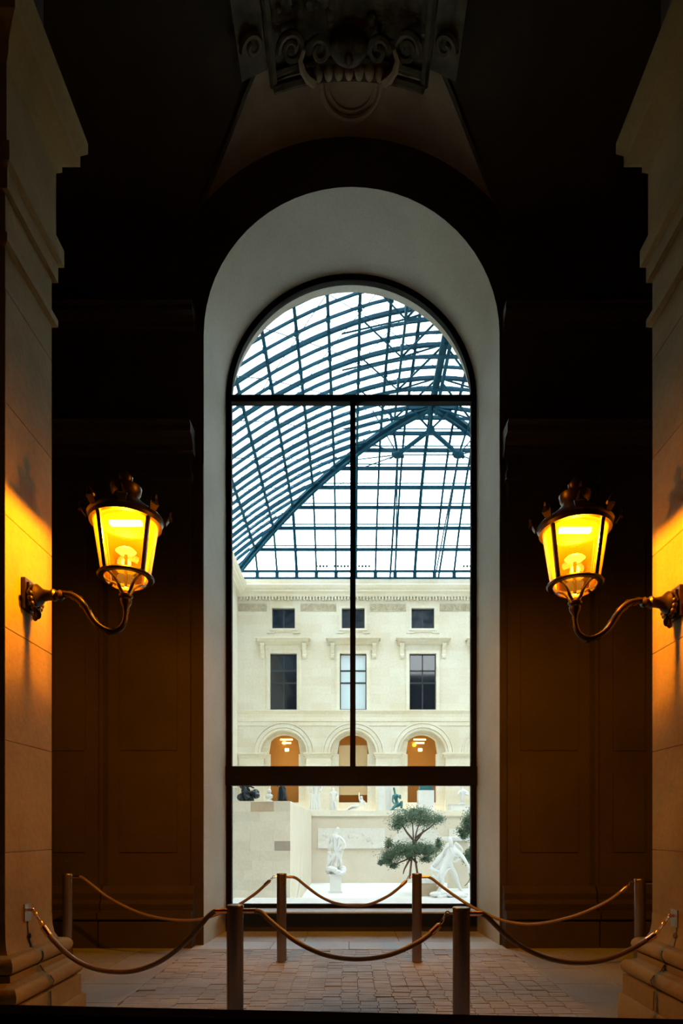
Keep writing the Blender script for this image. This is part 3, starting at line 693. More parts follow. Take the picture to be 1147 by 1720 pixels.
def frame_of(c_, hw, z0, z1, t_, pr, nm, bottom=True, ear=0.0, mat='fac'):
    mb = MB()
    mb.box(c_-hw-t_, c_-hw, FY-pr, FY+0.01, z0-(t_ if bottom else 0), z1+t_); mb.box(c_+hw, c_+hw+t_, FY-pr, FY+0.01, z0-(t_ if bottom else 0), z1+t_)
    mb.box(c_-hw, c_+hw, FY-pr, FY+0.01, z1, z1+t_)
    if bottom: mb.box(c_-hw, c_+hw, FY-pr, FY+0.01, z0-t_, z0)
    return fpart(nm, mb, mat)
for i, c_ in enumerate(cen):
    # attic window
    z0, z1 = Z(1056), Z(1022)
    frame_of(c_, 0.73, z0, z1, 0.15, 0.09, 'window_surround'); 
    mb = MB(); mb.box(c_-1.05, c_+1.05, FY-0.04, FY+0.01, z1+0.15, z1+0.22); mb.box(c_-1.05, c_-0.88, FY-0.04, FY+0.01, Z(1064), z1+0.15); mb.box(c_+0.88, c_+1.05, FY-0.04, FY+0.01, Z(1064), z1+0.15)
    mb.box(c_-1.05, c_-0.6, FY-0.06, FY+0.01, Z(1064), Z(1060.5)); mb.box(c_+0.6, c_+1.05, FY-0.06, FY+0.01, Z(1064), Z(1060.5)); mb.box(c_-0.62, c_+0.62, FY-0.05, FY+0.01, Z(1062), Z(1060))
    fpart('eared_border', mb)
    mb = MB(); yy = FY+0.12; t_ = 0.06
    mb.box(c_-0.73, c_+0.73, yy, yy+0.06, z0, z0+t_); mb.box(c_-0.73, c_+0.73, yy, yy+0.06, z1-t_, z1); mb.box(c_-0.73, c_-0.73+t_, yy, yy+0.06, z0, z1); mb.box(c_+0.73-t_, c_+0.73, yy, yy+0.06, z0, z1); mb.box(c_-0.04, c_+0.04, yy, yy+0.06, z0, z1)
    wf = fpart('attic_window', mb, 'winframe')
    for sg in (-1, 1):
        a, b = sorted((c_+sg*0.04, c_+sg*0.67)); mb = MB(); mb.box(a, b, yy+0.02, yy+0.05, z0+t_, z1-t_); mb.build('pane', M['darkglass'], wf)
    # tall window
    z0, z1 = Z(1192), Z(1098)
    frame_of(c_, 0.85, z0, z1, 0.2, 0.08, 'window_surround', bottom=False)
    frame_of(c_, 1.05, z0, z1+0.2, 0.08, 0.04, 'outer_surround', bottom=False)
    mb = MB(); yy = FY+0.14; t_ = 0.06
    mb.box(c_-0.85, c_+0.85, yy, yy+0.08, z0, z0+t_); mb.box(c_-0.85, c_+0.85, yy, yy+0.08, z1-t_, z1); mb.box(c_-0.85, c_-0.79, yy, yy+0.08, z0, z1); mb.box(c_+0.79, c_+0.85, yy, yy+0.08, z0, z1)
    mb.box(c_-0.035, c_+0.035, yy, yy+0.08, z0, z1)
    za, zb_ = Z(1126), Z(1146.5)
    mb.box(c_-0.8, c_+0.8, yy, yy+0.08, za-0.05, za+0.05); mb.box(c_-0.8, c_+0.8, yy, yy+0.08, zb_-0.05, zb_+0.05)
    wf = fpart('tall_window', mb, 'winframe')
    for sg in (-1, 1):
        for (p, q) in ((z0+t_, zb_-0.05), (zb_+0.05, za-0.05), (za+0.05, z1-t_)):
            a, b = sorted((c_+sg*0.035, c_+sg*0.79)); mb = MB(); mb.box(a, b, yy+0.03, yy+0.06, p, q)
            mb.build('pane', M['blind'] if i == 1 else M['darkglass'], wf)
    # hood on two consoles
    mb = MB(); poly = [(FY+0.02, Z(1084)), (FY-0.10, Z(1084)), (FY-0.20, Z(1083)), (FY-0.38, Z(1080)), (FY-0.50, Z(1077)), (FY-0.55, Z(1074.5)), (FY+0.02, Z(1072.5))]
    mb.prism(poly, 'x', c_-1.62, c_+1.62); mb.box(c_-1.73, c_+1.73, FY-0.58, FY+0.01, Z(1076.5), Z(1074.2)); fpart('window_hood', mb)
    mb = MB(); mb.box(c_-1.2, c_+1.2, FY-0.05, FY+0.01, Z(1092), Z(1084)); fpart('hood_frieze', mb, 'fac')
    for sg in (-1, 1):
        x0 = c_ + sg*1.33
        mb = MB(); poly = [(FY+0.01, Z(1083.5)), (FY-0.36, Z(1083.5)), (FY-0.38, Z(1086)), (FY-0.30, Z(1089)), (FY-0.20, Z(1093)), (FY-0.12, Z(1099)), (FY-0.17, Z(1102)), (FY-0.14, Z(1105)), (FY-0.05, Z(1107)), (FY+0.01, Z(1107))]
        mb.prism(poly, 'x', x0-0.12, x0+0.12); mb.box(x0-0.15, x0+0.15, FY-0.4, FY, Z(1084.5), Z(1083)); mb.box(x0-0.14, x0+0.14, FY-0.16, FY, Z(1101.5), Z(1100.5)); fpart('console', mb)
    # archivolt rings
    for (r0, r1, pr, nm) in ((1.46, 1.60, 0.05, 'archivolt'), (1.62, 1.86, 0.09, 'archivolt'), (1.88, 1.97, 0.13, 'archivolt')):
        mb = MB(); ring = []
        nn = 28; vs = []
        for j in range(nn+1):
            q = PI*j/nn
            for (r_, y_) in ((r0, FY+0.01), (r0, FY-pr), (r1, FY-pr), (r1, FY+0.01)): vs.append((c_ - r_*math.cos(q), y_, zs + r_*math.sin(q)))
        mb._add(vs, [(j*4+e, (j+1)*4+e, (j+1)*4+(e+1) % 4, j*4+(e+1) % 4) for j in range(nn) for e in range(4)]); fpart(nm, mb, smooth=True)
    # inner door surround inside the arch, recessed
    yy = FY + 0.48; hw = 0.92
    mb = MB(); crown, spring = Z(1232), Z(1243)
    rise = crown - spring; Rd = (hw*hw + rise*rise)/(2*rise)
    top = [(c_ - hw + 2*hw*j/16) for j in range(17)]
    zt_ = [spring - (Rd - rise) + math.sqrt(Rd*Rd - (x_-c_)**2) for x_ in top]
    zt_ = [spring - Rd + rise + math.sqrt(Rd*Rd - (x_-c_)**2) for x_ in top]
    mb.box(c_-ra-0.02, c_-hw, yy, yy+0.3, TZ-0.2, zs); mb.box(c_+hw, c_+ra+0.02, yy, yy+0.3, TZ-0.2, zs)
    for j in range(24):
        q0, q1 = PI*j/24, PI*(j+1)/24
        xa, xb = c_-ra*math.cos(q0), c_-ra*math.cos(q1); za_, zb2 = zs+ra*math.sin(q0)+0.02, zs+ra*math.sin(q1)+0.02
        def low(x_): return spring - Rd + rise + math.sqrt(Rd*Rd - (x_-c_)**2) if abs(x_-c_) < hw else zs
        la, lb = min(low(xa), za_), min(low(xb), zb2)
        if abs(xa-c_) >= hw-0.001 and abs(xb-c_) < hw: lb = zs if False else lb
        mb.hexa([(xa, yy, la), (xb, yy, lb), (xb, yy, zb2), (xa, yy, za_)], [(xa, yy+0.3, la), (xb, yy+0.3, lb), (xb, yy+0.3, zb2), (xa, yy+0.3, za_)])
    fpart('arch_infill', mb)
    mb = MB(); mb.box(c_-hw, c_+hw, yy+0.05, yy+0.25, TZ, TZ+0.7); fpart('arch_parapet', mb)
    # room beyond
    mb = MB(); a, b, c0, c1 = c_-1.8, c_+1.8, yy+0.3, yy+3.2
    mb.box(a, b, c1, c1+0.1, TZ-0.1, TZ+5.6); mb.box(a-0.1, a, c0, c1, TZ-0.1, TZ+5.6); mb.box(b, b+0.1, c0, c1, TZ-0.1, TZ+5.6); mb.box(a, b, c0, c1, TZ-0.2, TZ-0.1); mb.box(a, b, c0, c1, TZ+5.5, TZ+5.6)
    rm = fpart('lit_room', mb, 'ochre')
    mb = MB()
    if i != 1:
        for (yy_, w_) in ((1236.5, 0.45), (1242.5, 0.32), (1254.5, 0.14)):
            mb.tube([(c_+0.05-w_/1.0, yy+1.2, Z(yy_)-0.0+0.03), (c_+0.05+w_*0.8, yy+1.2, Z(yy_)+0.03)], 0.05 if w_ > .2 else 0.1, 8)
        mb.build('hanging_lamp', M['roomglow'], rm)
    else:
        mb.box(c_-hw, c_+hw, yy+0.32, yy+0.36, TZ+1.2, Z(1249)); mb.build('door_blind', M['tanblind'], rm)
    l = bpy.data.lights.new('room_light', 'POINT'); l.energy = 45; l.color = (1.0, 0.72, 0.40); l.shadow_soft_size = 0.3
    o = bpy.data.objects.new('room_light', l); link(o, rm); o.location = (c_, yy+1.6, TZ+3.6)
for i, c_ in enumerate([(cen[k]+cen[k+1])/2 for k in range(4)] + [-6.2]):
    hw = 0.84
    mb = MB(); mb.box(c_-hw+0.06, c_+hw-0.06, FY-0.12, FY+0.01, TZ-0.2, Z(1274)); fpart('arcade_pier', mb)
    mb = MB()
    for (e, y0, y1) in ((0.0, 1274, 1272), (0.03, 1272, 1269.5), (0.07, 1269.5, 1267), (0.11, 1267, 1264.5)): mb.box(c_-hw+0.02-e, c_+hw-0.02+e, FY-0.14-e, FY+0.3, Z(y0), Z(y1))
    fpart('impost', mb)

# terrace with retaining wall, reliefs; nearer ashlar block at left
CXa, CXb = CX0+0.01, CX1-0.01
ter = thing('courtyard_terrace', (4, 33, CFZ), 'pale stone terrace and retaining wall below the arcade', 'terrace')
m = MB(); m.box(CXa, CXb, 33.0, FY-0.01, CFZ-0.1, TZ); m.build('retaining_wall', M['block'], ter)
m = MB(); m.box(CXa, CXb, 32.88, 33.02, TZ-0.30, TZ+0.02); m.build('coping', M['fac'], ter)
m = MB(); m.box(CXa, CXb, 32.95, 33.02, CFZ+1.95, CFZ+2.05); m.build('ledge', M['block'], ter)
def relief_panel(x0, x1, y0, y1, label, d=32.93, seed=1, arc=False):
    a = px(x0, y1, d); b = px(x1, y0, d); t = thing('relief_panel', ((a.x+b.x)/2, d, a.z), label, 'relief')
    m = MB()
    if arc:
        w_ = (b.x-a.x)/2; h_ = b.z-a.z; m.prism([(a.x, a.z), (b.x, a.z)] + [((a.x+b.x)/2 + w_*math.cos(PI*i/20), a.z + 0.1 + (h_-0.1)*math.sin(PI*i/20)) for i in range(21)], 'y', d-0.06, d+0.05)
    else: m.box(a.x, b.x, d-0.06, d+0.05, a.z, b.z)
    m.build('slab', M['relief'], t)
    rnd = random.Random(seed); m = MB()
    for i in range(14):
        cx = rnd.uniform(a.x+0.3, b.x-0.3); cz = rnd.uniform(a.z+0.25, a.z+(b.z-a.z)*(0.75 if not arc else 0.5))
        m.ball((cx, d-0.06, cz), rnd.uniform(0.06, 0.13), 7, (1, 0.35, 1.3))
    m.build('carved_figures', M['relief'], t, smooth=True)
relief_panel(534, 646, 1391, 1425, 'long white relief slab on the terrace wall behind the standing statue', seed=3)
relief_panel(657, 746, 1386, 1424, 'rounded white relief on the terrace wall behind the small tree', seed=5, arc=True)
relief_panel(754, 812, 1392, 1424, 'white relief slab on the terrace wall behind the running statue', seed=8)
blk = thing('ashlar_block', (-4.5, 24, CFZ), 'massive cream ashlar stone block at the left, statues on its top', 'wall')
m = MB(); m.box(-7.05, -2.10, 21.02, 32.99, CFZ, CH+0.93); m.build('core', M['block'], blk)
rh = 0.345; zt0 = CH + 0.945; rr = random.Random(11)
for r in range(12):
    z1 = zt0 - r*rh; z0 = max(CFZ, z1 - rh)
    xs = [-2.07]; step = [0.62, 0.9, 1.0][r % 3]; x = -2.07 - [0.60, 0.13, 0.55, 0.6, 0.6, 0.15, 0.5, 0.62, 0.3, 0.6, 0.3, 0.6][r] 
    cuts = [-2.07, x]
    if r == 0: cuts = [-2.07, -2.65, -3.47, -4.4]
    if r == 5: cuts = [-2.07, -2.12-0.05, -3.15]
    if r == 4: cuts = [-2.07, -2.63, -3.5]
    while cuts[-1] > -5.2: cuts.append(cuts[-1] - rr.uniform(0.8, 1.05))
    for j in range(len(cuts)-1):
        mt = 'block'
        if (r, j) == (0, 1): mt = 'blockt'
        if (r, j) == (4, 0): mt = 'blockp'
        if (r, j) in ((2, 0),): mt = 'blockp' if False else 'block'
        m = MB(); m.box(cuts[j+1]+0.002, cuts[j]-0.002, 21.0 + rr.uniform(0, 0.012), 21.1, z0+0.002, z1-0.002); m.build('stone', M[mt], blk)
m = MB(); m.box(-2.12, -2.07, 21.1, 32.95, CFZ, zt0); m.build('side_face', M['block'], blk)
m = MB(); m.box(-7.05, -2.07, 21.0, 32.98, zt0, zt0+0.03); m.build('coping', M['fac'], blk)
TB = zt0 + 0.03

# ------------------------------------------------------------------ glass roof
RZ0, RISE, HW, HD = CH + 16.0, 5.4, 11.3, 8.0
def G(u): return 1 - (1-u)**1.87
def Zr(u): return RZ0 + RISE*G(u)
NK = 9
roof = thing('glass_roof', (4.2, 24, RZ0), 'vaulted glass roof on dark teal steel ribs over the courtyard', 'roof')
RY0 = 9.3
def hipP(u, sx=-1): return Vector((4.2 + sx*HW*(1-u), FY - HD*u, Zr(u)))
# eaves beam and vertical glazing strip
m = MB(); m.beam((CX0, FY-0.02, RZ0-0.03), (CX1, FY-0.02, RZ0-0.03), 0.14, 0.14); m.build('eaves_beam', M['steel'], roof)
m = MB(); m.beam((CX0, FY-0.02, RZ0-0.62+0.3), (CX1, FY-0.02, RZ0-0.62+0.3), 0.08, 0.06)
m = MB(); m.beam((CX0, FY-0.02, Z(976.5)), (CX1, FY-0.02, Z(976.5)), 0.12, 0.09); m.build('eaves_beam', M['steel'], roof)
zt_e, zb_e = Z(960), Z(976)
RZ0 = zt_e - 0.0; RISE = CH + 21.4 - RZ0
m = MB(); m.beam((CX0, FY-0.02, zt_e), (CX1, FY-0.02, zt_e), 0.14, 0.12); m.build('eaves_beam', M['steel'], roof)
Xk = [4.2 - HW*(1 - k/NK) for k in range(NK+1)]; Xall = Xk + [4.2 + HW*(1 - k/NK) for k in range(NK-1, -1, -1)]
for x in Xall:
    m = MB(); m.beam((x, FY-0.02, zb_e), (x, FY-0.02, zt_e), 0.22, 0.13); m.build('upstand', M['steel'], roof)
for sx in (CX0, CX1):
    m = MB(); m.beam((sx, RY0, zt_e), (sx, FY, zt_e), 0.14); m.beam((sx, RY0, zb_e), (sx, FY, zb_e), 0.12); m.build('eaves_beam', M['steel'], roof)
# hips and ridge (boxed, heavy)
for sx in (-1, 1):
    pts = [hipP(i/18, sx) for i in range(19)]; m = MB()
    for i in range(18): m.beam(pts[i] - Vector((0,0,0.28)), pts[i+1] - Vector((0,0,0.28)), 0.16, 0.10); m.beam(pts[i], pts[i+1], 0.34, 0.16)
    m.build('hip_rafter', M['steel'], roof)
m = MB(); m.beam((4.2, RY0, Zr(1)), (4.2, FY-HD, Zr(1)), 0.30, 0.22); m.beam((4.38, RY0, Zr(1)-0.5), (4.38, FY-HD, Zr(1)-0.5), 0.14, 0.14); m.beam((4.02, RY0, Zr(1)-0.5), (4.02, FY-HD, Zr(1)-0.5), 0.14, 0.14)
m.build('ridge_beam', M['steel'], roof)
# end slope
for k in range(1, NK):
    u = k/NK; y = FY - HD*u
    m = MB(); m.beam((4.2-HW*(1-u), y, Zr(u)), (4.2+HW*(1-u), y, Zr(u)), 0.12, 0.17); m.beam((4.2-HW*(1-u)+0.3, y, Zr(u)+0.24), (4.2+HW*(1-u)-0.3, y, Zr(u)+0.24), 0.04, 0.05); m.build('purlin', M['steel'], roof)
for k, x in enumerate(Xall):
    um = min(k, 2*NK - k)/NK
    if um < 0.01: continue
    ns = max(2, int(um*NK)); m = MB(); w_ = 0.17 if k % 3 == 0 else 0.11
    for i in range(ns):
        u0, u1 = um*i/ns, um*(i+1)/ns; m.beam((x, FY-HD*u0, Zr(u0)), (x, FY-HD*u1, Zr(u1)), w_, 0.13)
    m.build('end_rafter', M['steel'], roof)
# side slopes: purlins along the court, rafters across
def side_pt(u, d, sx): return Vector((4.2 + sx*HW*(1-u), d, Zr(u)))
for sx in (-1, 1):
    for k in range(1, NK):
        u = k/NK; m = MB(); m.beam(side_pt(u, RY0, sx), side_pt(u, FY-HD*u, sx), 0.12, 0.14); m.build('purlin', M['steel'], roof)
        m = MB(); y = RY0 + 0.65
        while y < FY - HD*u:
            m.box(side_pt(u, y, sx).x-0.09, side_pt(u, y, sx).x+0.09, y-0.08, y+0.08, Zr(u)-0.19, Zr(u)-0.04); y += 1.95
        tag(m.build('node_clamps', M['steel'], roof), kind='stuff')
    lou = MB(); j = 0; d = FY - 0.65
    while d > RY0:
        ue = 1.0 if d <= FY-HD else (FY-d)/HD
        ns = max(2, int(ue*14)); m = MB(); main = (j % 3 == 2); w_ = 0.12 if main else 0.07
        for i in range(ns):
            u0, u1 = ue*i/ns, ue*(i+1)/ns; m.beam(side_pt(u0, d, sx), side_pt(u1, d, sx), w_, 0.15 if main else 0.09)
        m.build('side_rafter', M['steel'], roof)
        # sunshade louvre above each bay
        for i in range(ns):
            u0, u1 = ue*i/ns, ue*(i+1)/ns
            lou.beam(side_pt(u0, d-0.33, sx) + Vector((0,0,0.30)), side_pt(u1, d-0.33, sx) + Vector((0,0,0.30)), 0.03, 0.09)
        d -= 0.65; j += 1
    tag(lou.build('sun_louvres', M['steel'], roof), kind='stuff')
# glass panes
npan = 0; rest = MB()
def pane(q):
    global npan
    nrm = (q[1]-q[0]).cross(q[3]-q[0]).normalized()*0.012
    c_ = sum(q, Vector())/len(q); y_ = c_.y; sx_ = VX + c_.x*F/y_; sy_ = VY - (c_.z-CH)*F/y_
    up = Vector((0,0,0.07))
    if 385 < sx_ < 805 and 480 < sy_ < 985 and npan < 300:
        m = MB(); m.hexa([p+up for p in q], [p+nrm+up for p in q]); m.build('roof_pane', M['roofglass'], roof); npan += 1
    else: rest.hexa([p+up for p in q], [p+nrm+up for p in q])
for k in range(NK):
    u0, u1 = k/NK, (k+1)/NK; y0, y1 = FY-HD*u0, FY-HD*u1
    xs = [x for x in Xall if 4.2-HW*(1-u0)-0.01 <= x <= 4.2+HW*(1-u0)+0.01]
    for i in range(len(xs)-1):
        xa, xb = xs[i], xs[i+1]; lim0, lim1 = 4.2-HW*(1-u1), 4.2+HW*(1-u1)
        pane([Vector((xa, y0, Zr(u0))), Vector((xb, y0, Zr(u0))), Vector((min(max(xb, lim0), lim1), y1, Zr(u1))), Vector((min(max(xa, lim0), lim1)+0.001, y1, Zr(u1)))])
for sx in (-1, 1):
    for k in range(NK):
        u0, u1 = k/NK, (k+1)/NK; d = FY
        while d > RY0:
            d2 = d - 1.30
            a0, a1 = min(d, FY-HD*u0), min(d, FY-HD*u1)
            if a0 > d2: pane([side_pt(u0, a0, sx), side_pt(u0, d2, sx), side_pt(u1, min(d2, FY-HD*u1-0.01), sx), side_pt(u1, a1, sx)])
            d = d2
tag(rest.build('roof_panes', M['roofglass'], roof), kind='stuff')
xv = [CX0] + Xall[1:-1] + [CX1]
# trusses under the ridge with struts and hubs
def rod(a, b, r, nm='strut', mat='steel', n=6): m = MB(); m.tube([a, b], (r if r < 0.018 else max(r*1.35, 0.035)), n); return m.build(nm, M[mat], roof)
hubL = px(668, 764, 32.0); hubR = px(770, 764, 32.0); nodeC = px(723, 722, 30.6)
for h in (hubL, hubR):
    m = MB(); m.ball(h, 0.24, 10, (1.3, 1, 0.7)); m.ball(h + Vector((0.25,0,-0.1)), 0.10, 8); m.ball(h - Vector((0.25,0,-0.05)), 0.10, 8); m.build('hub', M['steel'], roof, smooth=True)
    rod(nodeC, h, 0.085)
m = MB(); m.ball(nodeC, 0.22, 10); m.build('hub', M['steel'], roof, smooth=True)
apex = Vector((4.2, 30.0, Zr(1)))
m = MB(); m.beam(nodeC, apex, 0.14); m.beam(nodeC + Vector((-0.35, 0, 0.6)), apex + Vector((-0.35, 0, 0)), 0.09); m.build('king_post', M['steel'], roof)
u_ = 6/NK
for (a, b, r) in ((hubL, px(655, 690, 31.0), 0.05), (hubL, px(722, 725, 30.6), 0.03), (hubR, px(790, 705, 31.0), 0.04), (nodeC, px(688, 684, 30.2), 0.04), (nodeC, px(762, 684, 30.2), 0.04),
                  (hubL, px(626, 690, 32), 0.022), (hubL, px(598, 772, 34), 0.02), (hubL, px(598, 790, 34.5), 0.02), (hubL, px(610, 738, 32.7), 0.02), (hubR, px(800, 757, 33), 0.02), (hubR, px(800, 774, 33), 0.02), (hubR, px(797, 732, 32), 0.02),
                  (hubL, hubR + Vector((0,0,0.0)), 0.02), (hubL, px(664, 960, 36), 0.03), (hubR, px(736, 972, 36.5), 0.045), (hubR, px(730, 972, 37), 0.03), (hubL, px(655, 972, 37.5), 0.05),
                  (hubL, px(500, 850, 35), 0.015), (hubL, px(470, 880, 36), 0.012)):
    rod(a, b, r)
# ridge lattice, repeated along the court
for j in range(8):
    y = 30.0 - 1.95*j; zc = Zr(1) - 0.15; x0, x1 = 4.2 - 1.9, 4.2 + 1.9
    zl = Zr(0.83) - 0.55
    if j > 0:
        m = MB(); m.beam((x0, y, zl), (x1, y, zl), 0.09); m.build('truss_chord', M['steel'], roof)
        rod((x0, y, zl), (x0, y, Zr(1-1.9/HW)), 0.04); rod((x1, y, zl), (x1, y, Zr(1-1.9/HW)), 0.04)
    rod((x0, y, zl), (4.2, y-1.95, zc), 0.035); rod((x1, y, zl), (4.2, y-1.95, zc), 0.035)
    rod((x0, y, zl), (4.2, y+0.0, zc), 0.03); rod((x1, y, zl), (4.2, y, zc), 0.03)
    rod((x0, y, zl), (x0-1.8, y-1.95, Zr(1-3.7/HW)-0.1), 0.02, 'cable', 'steel', 5); rod((x0, y, zl), (x0-2.6, y+0.4, Zr(1-4.5/HW)-0.1), 0.02, 'cable', 'steel', 5)
    rod((x1, y, zl), (x1+1.8, y-1.95, Zr(1-3.7/HW)-0.1), 0.02, 'cable', 'steel', 5)
for sx in (-1, 1):
    m = MB(); m.beam((4.2+sx*1.9, RY0+1, Zr(0.83)-0.55), (4.2+sx*1.9, 30, Zr(0.83)-0.55), 0.10); m.build('truss_chord', M['steel'], roof)
# cross cables on the side slope, below the glass
for i in range(7):
    for k in range(1, 8, 2):
        y = 17.0 + 2.6*i; u0, u1 = k/NK, (k+2)/NK
        if y + 2.6 > FY - HD*u1: continue
        dn = Vector((0,0,-0.35))
        rod(side_pt(u0, y, -1)+dn, side_pt(u1, y+2.6, -1)+dn, 0.017, 'cable', 'steel', 4)
        rod(side_pt(u0, y+2.6, -1)+dn, side_pt(u1, y, -1)+dn, 0.017, 'cable', 'steel', 4)
# small floodlights along the eaves (little lamps on the sill of the end slope)
for gi, (xs_, n_, rw) in enumerate(((532, 4, 'leftmost row'), (562, 5, 'second row, left of the mullion'), (603, 4, 'row just right of the mullion'), (779, 3, 'rightmost row'))):
    for j in range(n_):
        p = px(xs_ + j*5.6, 951, FY-0.35); m = MB()
        t = thing('roof_spotlight', p, 'tiny dark roof spotlight, ' + ('first', 'second', 'third', 'fourth', 'fifth')[j] + ' from the left in the ' + rw, 'spotlight', 'tiny roof spotlights, ' + rw)
        m.ball(p, 0.075, 8); m.build('lamp_head', M['winframe'], t, smooth=True)
        m = MB(); m.beam(p, p + Vector((0,0.1,0.35)), 0.03); m.beam(p - Vector((0,0,0.0)), (p.x, p.y+0.25, zt_e), 0.03); m.build('stem', M['winframe'], t)

# ------------------------------------------------------------------ statues
def figure(name, chains, d, mat, parent, sub=2, root=0, dy=None):
    """chains: dict key -> (px, py, depth offset, radius px); edges list. One continuous skin."""
    pts, edges = chains; keys = list(pts); s = F/d
    me = bpy.data.meshes.new(name)
    vs = []
    for k_ in keys:
        x_, y_, o_, r_ = pts[k_]; p = px(x_, y_, d); p.y += o_; vs.append(p)
    me.from_pydata(vs, [(keys.index(a), keys.index(b)) for a, b in edges], []); me.materials.append(M[mat])
    o = bpy.data.objects.new(name, me); link(o, parent)
    md = o.modifiers.new('skin', 'SKIN'); md.use_smooth_shade = True
    if not me.skin_vertices:
        bm = bmesh.new(); bm.from_mesh(me); bm.verts.layers.skin.verify(); bm.to_mesh(me); bm.free()
    for i, k_ in enumerate(keys):
        r_ = pts[k_][3]/s; me.skin_vertices[0].data[i].radius = (r_, r_*0.85); me.skin_vertices[0].data[i].use_root = (i == root)
    s2 = o.modifiers.new('sub', 'SUBSURF'); s2.levels = sub; s2.render_levels = sub
    return o
def chain(*ks): return [(ks[i], ks[i+1]) for i in range(len(ks)-1)]
def pedestal(x0, x1, y0, y1, d, label, mat='marble', cap=0.05, depth=None):
    a = px(x0, y1, d); b = px(x1, y0, d); dep = depth or (b.x-a.x)*0.9
    t = thing('pedestal', ((a.x+b.x)/2, d, a.z), label, 'pedestal')
    m = MB(); m.box(a.x+cap, b.x-cap, d-dep/2+cap, d+dep/2-cap, a.z+cap, b.z-cap); m.build('block', M[mat], t)
    m = MB(); m.box(a.x, b.x, d-dep/2, d+dep/2, b.z-cap, b.z); m.build('top_slab', M[mat], t)
    m = MB(); m.box(a.x, b.x, d-dep/2, d+dep/2, a.z, a.z+cap); m.build('foot_slab', M[mat], t)
    return t

# running figure, right
DR = 26.0
t = thing('running_statue', px(757, 1507, DR), 'large white marble statue of a striding man, behind the lower pane at right', 'statue')
pts = dict(hip=(749,1450,0,6.2), waist=(755,1441,0,5.4), chest=(762,1431,0,6.8), neck=(758,1419,0,3.2), head=(756,1411,0.0,4.6), crown=(755,1406,0,3.4),
    lh=(745,1455,-.08,4.8), lk=(740,1468,-.2,4.0), lk2=(731,1473,-.3,3.6), ls=(743,1482,-.1,2.9), lf=(738,1494,0,2.4), lt=(731,1503,-.05,2.4),
    rh=(757,1456,.08,5.2), rk=(766,1472,.1,4.2), rk2=(768,1481,.1,3.4), rs=(773,1492,.15,2.6), ra=(779,1500,.15,2.2), rt=(788,1503,.1,2.4),
    s1=(768,1430,-.15,4.2), e1=(776,1440,-.3,2.9), w1=(783,1452,-.35,2.3), h1=(786,1461,-.35,2.0), g1=(783,1466,-.35,1.5),
    s2=(755,1427,.15,4.2), e2=(741,1440,.25,3.4), w2=(733,1452,.2,3.4), h2=(726,1455,.15,3.4))
ed = chain('hip','waist','chest','neck','head','crown') + chain('hip','lh','lk','ls','lf','lt') + chain('hip','rh','rk','rk2','rs','ra','rt') + chain('chest','s1','e1','w1','h1','g1') + chain('chest','s2','e2','w2','h2')
pts.pop('lk2'); pts = {k: (v[0], v[1], v[2], v[3]*1.22) for k, v in pts.items()}; figure('body', (pts, ed), DR, 'marble', t)
# flying drapery behind the back and over the thigh
m = MB()
dr = [[(760,1416),(747,1428),(737,1444),(724,1456)], [(766,1422),(754,1434),(744,1449),(731,1461)], [(760,1434),(752,1446),(742,1457),(728,1462)]]
for row in dr: m.tube(smooth_path([px(x, y, DR) + Vector((0, 0.12, 0)) for x, y in row], 4), [0.09 + 0.05*math.sin(i) for i in range(13)], 8)
for row in [[(748,1453),(738,1466),(732,1474),(724,1470)], [(750,1458),(744,1470),(736,1478),(735,1488)], [(722,1457),(729,1462),(738,1464)]]:
    P_ = smooth_path([px(x, y, DR) + Vector((0, -0.05, 0)) for x, y in row], 4); m.tube(P_, [0.10 - 0.05*i/len(P_) for i in range(len(P_))], 8)
for row in [[(754,1424),(760,1433),(768,1438),(778,1436)], [(763,1416),(770,1421),(775,1428),(772,1437)], [(742,1470),(748,1462),(757,1458)], [(770,1441),(764,1447),(758,1446)]]:
    P_ = smooth_path([px(x, y, DR) + Vector((0, -0.17, 0)) for x, y in row], 4); m.tube(P_, [0.07 - 0.04*i/len(P_) for i in range(len(P_))], 7)
m.build('drapery', M['marble'], t, smooth=True)
m = MB()
for i in range(16):
    a = px(random.uniform(728, 790), random.uniform(1500, 1506), DR); a.y += random.uniform(-0.25, 0.25); m.ball(a, random.uniform(0.10, 0.20), 7, (1.5, 1.1, 0.7))
m.build('rocky_base', M['marble'], t, smooth=True)
m = MB(); P_ = smooth_path([px(x, y, DR) + Vector((0, -0.3, 0)) for x, y in [(785,1464),(787,1474),(783,1482),(778,1487)]], 4); m.tube(P_, 0.015, 6); m.build('bow', M['bronze'], t)
# slab behind with figure
t = thing('stone_table', px(768, 1412, 30.2), 'flat white stone slab above the bent back of the striding statue', 'slab')
m = MB(); a = px(749, 1412, 30.1); b = px(789, 1406, 30.1); m.box(a.x, b.x, 29.9, 31.5, a.z, b.z); m.build('slab', M['marble'], t)
m = MB(); m.box(a.x+0.1, b.x-0.1, 30.0, 30.35, px(0, 1507, 30.1).z, a.z); m.build('wall_block', M['block'], t)

